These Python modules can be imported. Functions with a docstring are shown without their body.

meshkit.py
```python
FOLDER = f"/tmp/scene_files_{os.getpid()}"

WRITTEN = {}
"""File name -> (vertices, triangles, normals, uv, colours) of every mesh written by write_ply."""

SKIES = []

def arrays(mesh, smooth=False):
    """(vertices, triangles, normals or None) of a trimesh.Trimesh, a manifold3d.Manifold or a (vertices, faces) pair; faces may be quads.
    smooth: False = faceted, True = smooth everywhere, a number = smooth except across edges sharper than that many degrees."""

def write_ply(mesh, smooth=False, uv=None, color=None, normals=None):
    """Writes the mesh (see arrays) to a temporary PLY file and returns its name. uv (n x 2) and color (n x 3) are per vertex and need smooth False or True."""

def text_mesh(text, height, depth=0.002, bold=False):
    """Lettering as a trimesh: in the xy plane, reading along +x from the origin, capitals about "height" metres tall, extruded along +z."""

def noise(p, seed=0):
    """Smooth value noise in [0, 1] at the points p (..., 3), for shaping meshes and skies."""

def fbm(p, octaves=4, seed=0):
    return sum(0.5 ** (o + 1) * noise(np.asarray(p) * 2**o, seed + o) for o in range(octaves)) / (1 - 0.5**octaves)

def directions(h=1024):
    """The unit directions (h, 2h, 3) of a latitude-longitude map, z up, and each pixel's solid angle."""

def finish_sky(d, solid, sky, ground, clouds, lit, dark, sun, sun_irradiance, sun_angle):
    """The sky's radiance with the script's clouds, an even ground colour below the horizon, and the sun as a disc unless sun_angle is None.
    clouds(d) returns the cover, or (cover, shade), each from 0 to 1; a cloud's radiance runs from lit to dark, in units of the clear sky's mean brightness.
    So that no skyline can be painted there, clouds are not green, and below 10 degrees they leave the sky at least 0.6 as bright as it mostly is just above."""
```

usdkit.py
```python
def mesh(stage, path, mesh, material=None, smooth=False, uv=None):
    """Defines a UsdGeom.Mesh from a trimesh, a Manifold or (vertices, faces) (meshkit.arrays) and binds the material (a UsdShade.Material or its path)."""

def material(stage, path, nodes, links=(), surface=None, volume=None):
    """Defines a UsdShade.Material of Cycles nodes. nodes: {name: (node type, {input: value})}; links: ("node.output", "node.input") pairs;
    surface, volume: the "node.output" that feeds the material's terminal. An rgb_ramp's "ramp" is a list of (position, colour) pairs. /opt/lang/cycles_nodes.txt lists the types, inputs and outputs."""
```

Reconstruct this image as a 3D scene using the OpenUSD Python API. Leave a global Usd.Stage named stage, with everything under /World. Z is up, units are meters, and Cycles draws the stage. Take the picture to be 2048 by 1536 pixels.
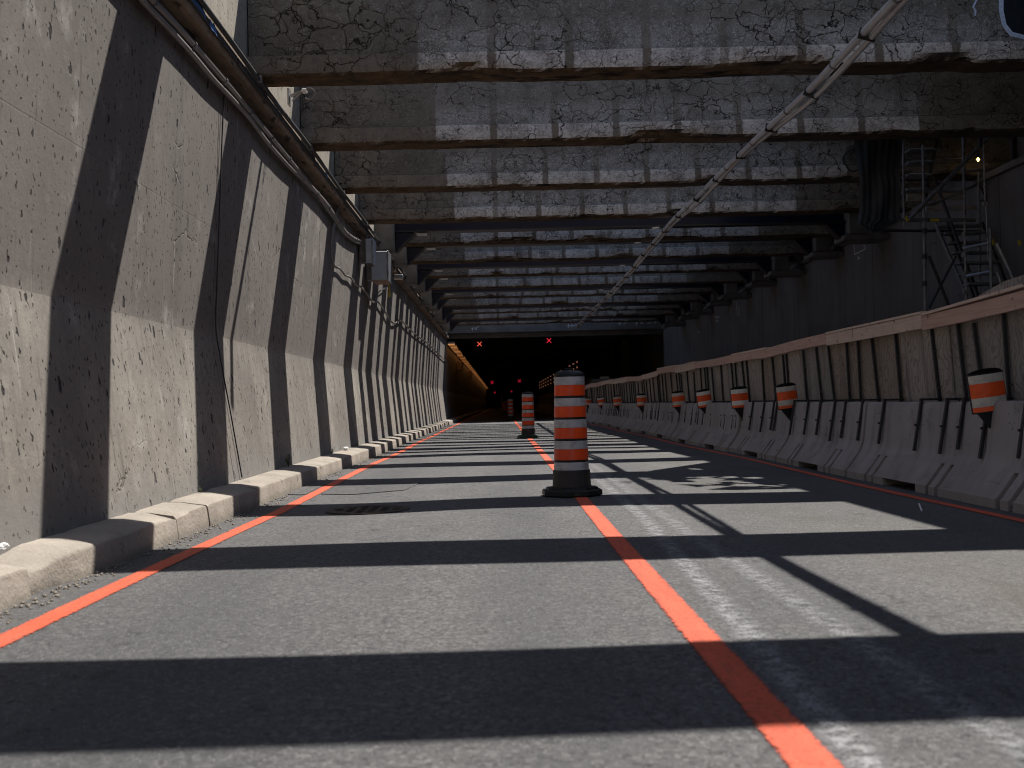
import math, random
import numpy as np, trimesh, manifold3d as m3
import usdkit, meshkit
from pxr import Usd, UsdGeom, UsdLux, UsdShade, Gf, Sdf

stage = Usd.Stage.CreateInMemory()
UsdGeom.SetStageUpAxis(stage, UsdGeom.Tokens.z)
UsdGeom.SetStageMetersPerUnit(stage, 1.0)
UsdGeom.Xform.Define(stage, '/World')
UsdGeom.Scope.Define(stage, '/World/Looks')
rng = random.Random(7)
nrng = np.random.default_rng(7)

# ------------------------------------------------------------------ camera, sky, sun
# x to the right across the road, y along the road into the tunnel, z up
F, VP, ROLL, EYE = 2100.0, (1000.0, 808.0), 0.024, np.array([0.0, 0.0, 0.9])
EXPOSURE = 0.92
SKY, SUN = 0.070, 1.0
TO_SUN = np.array([0.46, 0.442, 1.0]); TO_SUN /= np.linalg.norm(TO_SUN)
Yc = np.array([(VP[0] - 1024) / F, -(VP[1] - 768) / F, -1.0]); Yc /= np.linalg.norm(Yc)
Xc = np.array([math.cos(ROLL), math.sin(ROLL), 0.0]); Xc -= Yc * (Xc @ Yc); Xc /= np.linalg.norm(Xc)
Zc = np.cross(Xc, Yc)
R = np.stack([Xc, Yc, Zc], 1)                 # world to camera

cam = UsdGeom.Camera.Define(stage, '/World/camera')
mat4 = np.eye(4); mat4[:3, :3] = R; mat4[3, :3] = EYE
cam.AddTransformOp().Set(Gf.Matrix4d(*mat4.ravel().tolist()))
cam.CreateHorizontalApertureAttr(36.0); cam.CreateVerticalApertureAttr(27.0)
cam.CreateFocalLengthAttr(36.0 * F / 2048)
cam.CreateClippingRangeAttr(Gf.Vec2f(0.05, 2000))
cam.CreateFStopAttr(3.2); cam.CreateFocusDistanceAttr(12.5)
cam.CreateExposureAttr(EXPOSURE)

elev, azim = math.asin(TO_SUN[2]), math.atan2(TO_SUN[0], TO_SUN[1])
dome = UsdLux.DomeLight.Define(stage, '/World/sky')
dome.CreateIntensityAttr(1.0)
sky = usdkit.material(stage, '/World/Looks/sky', {
    's': ('sky_texture', {'sky_type': 'single_scattering', 'sun_disc': False, 'sun_elevation': elev, 'sun_rotation': azim, 'altitude': 60.0, 'air_density': 1.0, 'aerosol_density': 0.7, 'ozone_density': 2.5}),
    'b': ('background_shader', {'strength': SKY})}, [('s.color', 'b.color')], surface='b.background')
UsdShade.MaterialBindingAPI.Apply(dome.GetPrim()).Bind(sky)
dome.GetPrim().SetCustomDataByKey('kind', 'structure'); dome.GetPrim().SetCustomDataByKey('label', 'clear daylight sky above the open beams')
sun = UsdLux.DistantLight.Define(stage, '/World/sun')
sun.CreateIntensityAttr(SUN); sun.CreateAngleAttr(0.53); sun.CreateNormalizeAttr(True); sun.CreateColorAttr(Gf.Vec3f(1.0, 0.955, 0.89))
sx = np.cross([0, 0, 1.0], TO_SUN); sx /= np.linalg.norm(sx); sy = np.cross(TO_SUN, sx)
ms = np.eye(4); ms[0, :3], ms[1, :3], ms[2, :3] = sx, sy, TO_SUN
sun.AddTransformOp().Set(Gf.Matrix4d(*ms.ravel().tolist()))


def at(px, py, X=None, Y=None, Z=None):
    """The point on the ray of a pixel of the photograph at a known coordinate: a measuring tool."""
    d = R.T @ np.array([(px - 1024) / F, -(py - 768) / F, -1.0])
    t = (X - EYE[0]) / d[0] if X is not None else (Y - EYE[1]) / d[1] if Y is not None else (Z - EYE[2]) / d[2]
    return EYE + d * t

# ------------------------------------------------------------------ scene helpers
taken = {}
def numbered(path):
    k = taken.get(path, 0); taken[path] = k + 1
    return path if k == 0 else f'{path}_{k:03d}'

def tag(prim, label=None, cat=None, group=None, kind=None):
    for k, v in (('label', label), ('category', cat), ('group', group), ('kind', kind)):
        if v: prim.SetCustomDataByKey(k, v)
    return prim

offsets = {}
def thing(name, label=None, cat=None, loc=(0, 0, 0), rotz=0, tilt=None, group=None, kind=None):
    p = numbered('/World/' + name)
    x = UsdGeom.Xform.Define(stage, p)
    x.AddTranslateOp().Set(Gf.Vec3d(*map(float, loc)))
    if rotz or tilt: x.AddRotateXYZOp().Set(Gf.Vec3f(*(tilt or (0, 0)), rotz))
    offsets[p] = np.array(loc, float)
    tag(x.GetPrim(), label, cat, group, kind)
    return p

def part(parent, name, mesh, mat, label=None, smooth=False, world=False, kind=None, base=None):
    """A mesh under a thing or part. world=True: the mesh is given in world coordinates."""
    p = numbered(parent + '/' + name)
    v, f = (mesh.vertices, mesh.faces) if hasattr(mesh, 'vertices') else mesh
    v = np.array(v, float)
    if world: v = v - offsets['/'.join(parent.split('/')[:3])]
    usdkit.mesh(stage, p, trimesh.Trimesh(v, np.array(f), process=False), M[mat], smooth=smooth)
    tag(stage.GetPrimAtPath(p), label, kind=kind)
    return p

def single(name, mesh, mat, label=None, cat=None, group=None, kind=None, smooth=False):
    p = numbered('/World/' + name)
    usdkit.mesh(stage, p, mesh, M[mat], smooth=smooth)
    tag(stage.GetPrimAtPath(p), label, cat, group, kind)
    return p

def copy_of(src, name, label, loc, rotz=0, tilt=None):
    """A copy of a thing with its parts, under the next number."""
    s = stage.GetPrimAtPath(src).GetCustomData()
    p = numbered('/World/' + name)
    x = UsdGeom.Xform.Define(stage, p)
    x.GetPrim().GetReferences().AddInternalReference(src)
    x.GetPrim().SetInstanceable(True)
    x.ClearXformOpOrder()
    x.AddTranslateOp().Set(Gf.Vec3d(*map(float, loc)))
    x.AddRotateXYZOp().Set(Gf.Vec3f(*(tilt or (0, 0)), rotz))
    tag(x.GetPrim(), label, s.get('category'), s.get('group'))
    return p

# ------------------------------------------------------------------ shape helpers
def box(x0, x1, y0, y1, z0, z1):
    b = trimesh.creation.box((abs(x1 - x0), abs(y1 - y0), abs(z1 - z0)))
    b.apply_translation(((x0 + x1) / 2, (y0 + y1) / 2, (z0 + z1) / 2)); return b
def cat(*ms):
    return trimesh.util.concatenate([m for m in ms if m is not None])
def bev(x0, x1, y0, y1, z0, z1, r=0.01):
    """A box with chamfered edges."""
    pts = []
    for sx_, X in ((1, x0), (-1, x1)):
        for sy_, Y in ((1, y0), (-1, y1)):
            for sz_, Z in ((1, z0), (-1, z1)):
                pts += [(X + sx_ * r, Y + sy_ * r, Z), (X + sx_ * r, Y, Z + sz_ * r), (X, Y + sy_ * r, Z + sz_ * r)]
    return trimesh.convex.convex_hull(np.array(pts))
def tube(pts, r, n=8, caps=True):
    pts = np.array(pts, float)
    r = np.full(len(pts), r) if np.ndim(r) == 0 else np.array(r)
    t = np.gradient(pts, axis=0); t /= np.linalg.norm(t, axis=1)[:, None]
    a = np.cross(t[0], [0, 0, 1.0] if abs(t[0][2]) < .9 else [1.0, 0, 0]); a /= np.linalg.norm(a)
    V = []
    ang = np.arange(n) * 2 * np.pi / n
    for p, tt, rr in zip(pts, t, r):
        a = a - tt * (a @ tt); a /= np.linalg.norm(a); b = np.cross(tt, a)
        V.append(p + rr * (np.cos(ang)[:, None] * a + np.sin(ang)[:, None] * b))
    V = np.concatenate(V); Fc = []
    for i in range(len(pts) - 1):
        for k in range(n):
            p0, p1 = i * n + k, i * n + (k + 1) % n
            Fc += [(p0, p1, p1 + n), (p0, p1 + n, p0 + n)]
    if caps:
        V = np.vstack([V, pts[0], pts[-1]]); c0, c1 = len(V) - 2, len(V) - 1; e = (len(pts) - 1) * n
        for k in range(n): Fc += [(c0, (k + 1) % n, k), (c1, e + k, e + (k + 1) % n)]
    return trimesh.Trimesh(V, Fc, process=False)
def bar(p, q, r, n=8):
    return tube([p, q], r, n)
def flat(p, q, w, h, up=(0, 0, 1)):
    """A rectangular bar from p to q, w across, h along up."""
    p, q = np.array(p, float), np.array(q, float); t = (q - p) / np.linalg.norm(q - p)
    s = np.cross(t, up); s /= np.linalg.norm(s); u = np.cross(s, t)
    V = [o + a * s * w / 2 + b * u * h / 2 for o in (p, q) for a, b in ((-1, -1), (1, -1), (1, 1), (-1, 1))]
    return trimesh.convex.convex_hull(np.array(V))
def lathe(prof, n=32):
    prof = [(max(r, 1e-4), z) for r, z in prof]
    ang = np.arange(n) * 2 * np.pi / n
    V = np.concatenate([np.stack([r * np.cos(ang), r * np.sin(ang), np.full(n, z)], 1) for r, z in prof]); Fc = []
    for i in range(len(prof) - 1):
        for k in range(n):
            a, b = i * n + k, i * n + (k + 1) % n
            Fc += [(a, b, b + n), (a, b + n, a + n)]
    return trimesh.Trimesh(V, Fc, process=False)
def sweep_y(sec, ys, disp=None, closed=True):
    """A section [(x, z)...] (counter-clockwise seen from -y) carried along y, with end caps."""
    sec = np.array(sec, float); n = len(sec)
    V = np.concatenate([np.stack([sec[:, 0], np.full(n, y), sec[:, 1]], 1) for y in ys])
    if disp is not None: V = disp(V)
    Fc = []
    for i in range(len(ys) - 1):
        for k in range(n if closed else n - 1):
            a, b = i * n + k, i * n + (k + 1) % n
            Fc += [(a, b + n, b), (a, a + n, b + n)]
    if closed:
        tri = trimesh.creation.triangulate_polygon(__import__('shapely').Polygon(sec), engine='earcut')[1] if n > 4 else [(0, 1, 2), (0, 2, 3)]
        e = (len(ys) - 1) * n
        for t in tri:
            Fc += [(t[0], t[1], t[2]), (e + t[0], e + t[2], e + t[1])]
    m = trimesh.Trimesh(V, Fc, process=False); m.fix_normals() if closed else None
    return m
def fbm(p, s, seed=0.0, o=3):
    return meshkit.fbm(np.asarray(p) * s + seed, octaves=o) if o else meshkit.noise(np.asarray(p) * s + seed)

# ------------------------------------------------------------------ materials
class Graph:
    def __init__(self): self.nodes, self.links = {}, []
    def __call__(self, kind, out=None, **kw):
        name = f'n{len(self.nodes)}'; vals = {}
        for k, v in kw.items():
            if isinstance(v, str) and '.' in v: self.links.append((v, f'{name}.{k}'))
            else: vals[k] = v
        self.nodes[name] = (kind, vals)
        outs = {'noise_texture': 'fac', 'voronoi_texture': 'distance', 'math': 'value', 'mix': 'color', 'map_range': 'result', 'bump': 'normal', 'principled_bsdf': 'BSDF',
                'vector_math': 'vector', 'combine_xyz': 'vector', 'rgb_ramp': 'color', 'wave_texture': 'fac', 'mix_closure': 'closure', 'transparent_bsdf': 'BSDF', 'emission': 'emission', 'white_noise_texture': 'value'}
        return f"{name}.{out or outs[kind]}"
    def pos(self):
        if not hasattr(self, '_p'): self._p = self('geometry', out='position')
        return self._p
    def obj(self): return self('texture_coordinate', out='object')
    def xyz(self, v=None):
        n = self('separate_xyz', out='x', vector=v or self.pos()).split('.')[0]
        return n + '.x', n + '.y', n + '.z'
    def m(self, op, a, b=0.5, c=0.0, clamp=False): return self('math', math_type=op, value1=a, value2=b, value3=c, use_clamp=clamp)
    def scale(self, v, s): return self('vector_math', math_type='multiply', vector1=v, vector2=s)
    def noise(self, scale, v=None, detail=3.0, rough=0.55, dist=0.0): return self('noise_texture', vector=v or self.pos(), scale=float(scale), detail=float(detail), roughness=rough, distortion=dist)
    def step(self, v, a, b, lo=0.0, hi=1.0): return self('map_range', range_type='smoothstep', value=v, from_min=a, from_max=b, to_min=lo, to_max=hi, clamp=True)
    def lin(self, v, a, b, lo=0.0, hi=1.0): return self('map_range', range_type='linear', value=v, from_min=a, from_max=b, to_min=lo, to_max=hi, clamp=True)
    def mix(self, f, a, b, t='mix'): return self('mix', mix_type=t, fac=f, color1=a, color2=b)
    def surf(self, color, rough=0.8, height=None, dist=0.01, strength=1.0, **kw):
        if height: kw['normal'] = self('bump', height=height, distance=dist, strength=strength)
        return self('principled_bsdf', base_color=color, roughness=rough, **kw)

M = {}
def finish(name, g, out):
    M[name] = usdkit.material(stage, '/World/Looks/' + name, g.nodes, g.links, surface=out)
def plain(name, color, rough=0.6, var=0.15, nscale=6.0, metallic=0.0, spec=0.5, bump=0.0, grime=None):
    g = Graph(); f = g.noise(nscale, detail=5)
    lo = tuple(c * (1 - var) for c in color); hi = tuple(min(1, c * (1 + var)) for c in color)
    c = g.mix(g.lin(f, .3, .7), lo, hi)
    if grime: c = g.mix(g.step(g.noise(nscale * .7, detail=6, rough=.7), .5, .75, 0, grime[1]), c, grime[0])
    finish(name, g, g.surf(c, rough, height=g.noise(nscale * 12, detail=3) if bump else None, dist=bump or .01, metallic=metallic, specular_ior_level=spec))

# asphalt: grey aggregate, worn wheel paths, pits, oil stains in the right-hand lane
def asphalt(name, dark=1.0, marks=True):
    g = Graph(); x, y, z = g.xyz()
    fine = g.noise(230, detail=2); mid = g.noise(85, detail=3, rough=.7); big = g.noise(.5, g.scale(g.pos(), (1.6, .35, 1)), detail=4)
    c = g.mix(g.lin(fine, .3, .72), (.022 * dark, .0225 * dark, .024 * dark), (.185 * dark, .183 * dark, .182 * dark))
    sv = g.pos(); st1 = g.xyz(g('voronoi_texture', out='color', dimensions='2D', vector=sv, scale=115.0, feature='f1'))[0]; st2 = g.xyz(g('voronoi_texture', out='color', dimensions='2D', vector=sv, scale=58.0, feature='f1'))[1]
    c = g.mix(.45, c, g.mix(st1, (.028 * dark, .029 * dark, .032 * dark), (.190 * dark, .188 * dark, .188 * dark)))
    c = g.mix(g.m('multiply', g.step(st2, .80, .95), .55), c, (.24, .235, .23)); c = g.mix(g.m('multiply', g.step(st2, .22, .08), .6), c, (.022, .022, .024))
    c = g.mix(g.lin(mid, .42, .66, 0, .35), c, (.150 * dark, .131 * dark, .128 * dark))
    c = g.mix(g.lin(big, .35, .65, .0, .45), c, (.050 * dark, .052 * dark, .058 * dark)); c = g.mix(g.lin(g.noise(2.4, detail=5, rough=.65), .45, .7, 0, .3), c, (.05, .05, .052))
    # wheel paths run along the road
    wob = g.m('add', x, g.m('multiply', g.noise(.35, g.scale(g.pos(), (0, 1, 0)), detail=1), .5))
    w = g.m('multiply', g.m('sine', g.m('multiply', wob, 4.1)), g.noise(.8, g.scale(g.pos(), (1, .15, 1))))
    c = g.mix(g.lin(w, .1, .5, 0, .28), c, (.060 * dark, .060 * dark, .064 * dark))
    if marks:
        pit = g('voronoi_texture', dimensions='2D', vector=g.scale(g.pos(), (1.3, .8, 0)), scale=9.0, feature='f1', randomness=1.0)
        pm = g.m('multiply', g.step(g.m('add', pit, g.m('multiply', g.noise(40, detail=2), .25)), .17, .24, 1, 0), g.step(g.noise(1.1, detail=2), .56, .66))
        c = g.mix(g.m('multiply', pm, .8), c, (.018, .017, .017))
        oil = g.m('multiply', g.step(g.noise(.8, g.scale(g.pos(), (1, .45, 1)), detail=5, rough=.65), .47, .66), g.step(x, 1.6, 2.4))
        drip = g.m('multiply', g.step(g.noise(9, g.scale(g.pos(), (1, .6, 1)), detail=4, rough=.6), .60, .66), g.step(g.noise(.9, detail=2), .48, .58)); c = g.mix(g.m('multiply', drip, .6), c, (.022, .022, .024)); c = g.mix(g.m('multiply', oil, .6), c, (.045, .040, .032))
        brown = g.m('multiply', g.noise(.6, detail=3), g.step(x, 1.5, 2.2, 0, .55)); c = g.mix(brown, c, (.112, .103, .088))
        foot = g.m('multiply', g.step(x, -1.75, -2.25), g.lin(g.noise(5, detail=5), .3, .75)); c = g.mix(g.m('multiply', foot, .45), c, (.10, .092, .08))
    spark = g.step(g('voronoi_texture', dimensions='2D', vector=g.pos(), scale=62.0, feature='f1'), .10, .16, 1, 0)
    spark = g.m('multiply', spark, g.step(g('white_noise_texture', vector=g('voronoi_texture', out='position', dimensions='2D', vector=g.pos(), scale=62.0, feature='f1')), .80, .82))
    c = g.mix(g.m('multiply', spark, .8), c, (.42, .40, .38))  # glints of single stones, painted in as pale specks
    hgt = g.m('add', g.m('multiply', fine, .5), g.m('multiply', mid, .5))
    finish(name, g, g.surf(c, .82, hgt, .012, .9, specular_ior_level=.35))
asphalt('asphalt'); asphalt('asphalt_patch', .86)

# painted lines: worn at the edges, the aggregate shows through
def paint(name, col, wear, edge=None, centre=None, half=.06):
    g = Graph(); x, y, z = g.xyz()
    fine = g.noise(210, detail=2); n2 = g.noise(45, detail=4, rough=.7)
    c = g.mix(g.lin(g.noise(5, g.scale(g.pos(), (3, .5, 1)), detail=4), .3, .7), tuple(k * .86 for k in col), tuple(k * 1.08 for k in col))
    c = g.mix(g.lin(fine, .62, .75, 0, .5), c, tuple(k * .5 for k in col))
    sc = g.step(g.noise(7, g.scale(g.pos(), (6, .35, 1)), detail=4), .52, .70, 0, .4); c = g.mix(sc, c, (.20, .075, .045)); c = g.mix(g.step(g.noise(1.7, detail=6, rough=.75), .50, .68, 0, .4), c, (.24, .10, .065)); sp = g.xyz(g('voronoi_texture', out='color', dimensions='2D', vector=g.pos(), scale=75.0, feature='f1'))[0]; c = g.mix(g.step(sp, .78, .98, 0, .45), c, tuple(k * .35 for k in col))
    b = g.surf(c, .7, g.m('add', fine, g.noise(60)), .008, .6, specular_ior_level=.35)
    cover = g.m('add', g.m('multiply', fine, .6), g.m('multiply', n2, .7))
    if centre is not None:
        e = g.lin(g.m('absolute', g.m('subtract', x, centre)), half * .55, half, 0, .42); cover = g.m('add', cover, e)
    f = g.step(cover, wear, wear + .1)
    finish(name, g, g('mix_closure', fac=f, closure1=b, closure2=g('transparent_bsdf')))
ORANGE = (.64, .108, .050)
paint('paint_left', ORANGE, .86, centre=-2.0, half=.072); paint('paint_centre', ORANGE, .86, centre=.735, half=.072); paint('paint_right', ORANGE, .84, centre=3.62, half=.062)
def residue(name, x0, x1, strength):
    g = Graph(); x, y, z = g.xyz(); c0 = g.m('add', g.lin(y, 2, 8, x0, x1), g.lin(y, 8, 22, 0, .06))
    d = g.m('absolute', g.m('subtract', x, c0)); n = g.m('add', g.m('multiply', g.noise(95, detail=3, rough=.7), .7), g.m('multiply', g.noise(16, detail=4), .5))
    f = g.m('multiply', g.step(d, .085, .015), g.step(n, .52, .72)); b = g.surf(g.mix(g.noise(120), (.20, .20, .205), (.36, .36, .37)), .8)
    finish(name, g, g('mix_closure', fac=g.m('multiply', f, strength), closure1=g('transparent_bsdf'), closure2=b))
residue('paint_old_white', .84, 1.08, .95); residue('paint_old_white_faint', 1.27, 1.25, .7)
paint('paint_fresh_white', (.6, .6, .6), 1.0)

# cast concrete of the side walls: blotches, runs, form lines, elongated bug holes
def wall_concrete(name, base, warm, zkink, dark=1.0, low_dark=None, holes=True):
    g = Graph(); x, y, z = g.xyz()
    big = g.noise(.55, detail=5, rough=.6); med = g.noise(3.2, detail=6, rough=.65); run = g.noise(3.5, g.scale(g.pos(), (1, 1.6, .12)), detail=5, rough=.65); fine = g.noise(55, detail=3)
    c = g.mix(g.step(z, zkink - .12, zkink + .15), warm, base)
    c = g.mix(g.lin(big, .32, .62, 0, .65), c, tuple(k * .62 * dark for k in base))
    c = g.mix(g.m('multiply', g.step(g.noise(1.1, g.scale(g.pos(), (1, 1.3, .06)), detail=5, rough=.7), .50, .68), g.lin(z, .6, 4.2, .25, .75)), c, tuple(k * .42 * dark for k in base)); c = g.mix(g.lin(run, .48, .72, 0, .65), c, tuple(k * .50 * dark for k in warm))
    pale = g.m('multiply', g.step(med, .53, .68), g.step(g.noise(.9, detail=3), .42, .62))
    c = g.mix(g.m('multiply', pale, .6 if holes else .12), c, (.40, .38, .35))
    drip = g.step(g.noise(2.2, g.scale(g.pos(), (1, 3.5, .16)), detail=4, rough=.6), .67, .74, 0, .5 if holes else .0); c = g.mix(drip, c, (.52, .51, .49))
    c = g.mix(g.lin(g.noise(16, detail=5, rough=.7), .45, .7, 0, .4), c, tuple(k * .62 for k in base)); c = g.mix(g.lin(fine, .35, .75, 0, .35), c, tuple(k * .55 for k in base))
    # form lines every metre and a half, broken
    fy = g.m('absolute', g.m('subtract', g.m('fract' if 0 else 'fraction', g.m('divide', g.m('add', y, .75), 1.475)), .5))
    line = g.m('multiply', g.step(g.m('add', fy, g.m('multiply', g.noise(12), .004)), .0065, .0035), g.step(g.noise(1.3), .40, .55))
    fz = g.m('absolute', g.m('subtract', z, 2.69)); line2 = g.step(g.m('add', fz, g.m('multiply', g.noise(9), .008)), .012, .006)
    line = g.m('maximum', line, g.m('multiply', line2, .7))
    c = g.mix(g.m('multiply', line, .32), c, tuple(k * .35 for k in base))
    # cracks
    ck = g('voronoi_texture', vector=g('vector_math', math_type='add', vector1=g.scale(g.pos(), (0, .7, 1.1)), vector2=g.scale(g('noise_texture', out='color', vector=g.pos(), scale=2.5, detail=4.0), (.5, .5, .5))), scale=.9, feature='distance_to_edge')
    crack = g.m('multiply', g.step(ck, .012, .004), g.step(g.noise(.8, detail=2), .58, .66)); c = g.mix(g.m('multiply', crack, .45), c, (.05, .045, .04))
    h = g.m('subtract', g.m('multiply', med, .4), g.m('multiply', line, .08)); h = g.m('subtract', h, g.m('multiply', crack, .5))
    if holes:
        warp = g('vector_math', math_type='add', vector1=g.pos(), vector2=g.scale(g('noise_texture', out='color', vector=g.pos(), scale=26.0, detail=2.0), (.045, .045, .09)))
        tot = None
        for sc, rad, keep, zs in ((2.6, .058, .20, .48), (5.6, .070, .45, .50), (15.0, .13, .45, .8)):
            wx, wy, wz = g.xyz(warp); vv = g('combine_xyz', x=wy, y=g.m('multiply', wz, zs), z=0.0)
            d = g('voronoi_texture', dimensions='2D', vector=vv, scale=sc, feature='f1'); pc = g('voronoi_texture', out='color', dimensions='2D', vector=vv, scale=sc, feature='f1')
            r_, g_, b_ = g.xyz(pc)
            rr = g.m('multiply', g.lin(g_, 0, 1, .45, 1.2), rad)
            hole = g.m('multiply', g.m('subtract', 1.0, g.step(g.m('divide', d, rr), .7, 1.1)), g.step(r_, keep, keep + .02))
            tot = hole if tot is None else g.m('maximum', tot, hole)
        c = g.mix(g.m('multiply', tot, .93), c, (.018, .017, .018)); h = g.m('subtract', h, g.m('multiply', tot, 1.6))
        streak = g.m('multiply', g.step(g.noise(7, g.scale(g.pos(), (1, 2.4, .25)), detail=3), .62, .72), .45); c = g.mix(streak, c, tuple(k * .33 for k in base))
    if low_dark:
        c = g.mix(g.step(g.m('add', z, g.m('multiply', g.noise(1.5, g.scale(g.pos(), (1, 1, .2))), .8)), low_dark[0], low_dark[1], 0, .75), c, (.05, .045, .04))  # darkens the wall towards its bottom
    foot = g.m('multiply', g.step(g.m('subtract', z, g.m('multiply', g.noise(2.5), .5)), .38, .0), .6); c = g.mix(foot, c, (.17, .165, .16))
    finish(name, g, g.surf(c, .88, g.m('add', h, g.m('multiply', fine, .12)), .02, .9, specular_ior_level=.25))
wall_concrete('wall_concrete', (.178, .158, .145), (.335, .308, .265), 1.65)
wall_concrete('dark_wall', (.195, .183, .180), (.195, .183, .172), .2, holes=False)
wall_concrete('tunnel_wall', (.42, .36, .28), (.24, .21, .17), 1.4, low_dark=(1.9, .3), holes=False)
wall_concrete('pale_wall', (.36, .32, .26), (.36, .32, .26), 1.6)

# kerb stones
g = Graph(); x, y, z = g.xyz(); f1 = g.noise(2.2, detail=5, rough=.6); f2 = g.noise(45, detail=3)
c = g.mix(g.lin(f1, .3, .7), (.24, .212, .180), (.37, .328, .278)); c = g.mix(g.lin(f2, .5, .75, 0, .4), c, (.17, .14, .11))
ch = g.step(g.noise(5, detail=5, rough=.7), .60, .70, 0, .7); c = g.mix(ch, c, (.11, .09, .075)); c = g.mix(g.step(z, .07, .0, 0, .45), c, (.13, .11, .09))
finish('kerb_concrete', g, g.surf(c, .9, g.m('add', g.m('multiply', f2, .6), g.m('multiply', g.noise(11, detail=5), 1.0)), .015, .6, specular_ior_level=.25))

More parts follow.
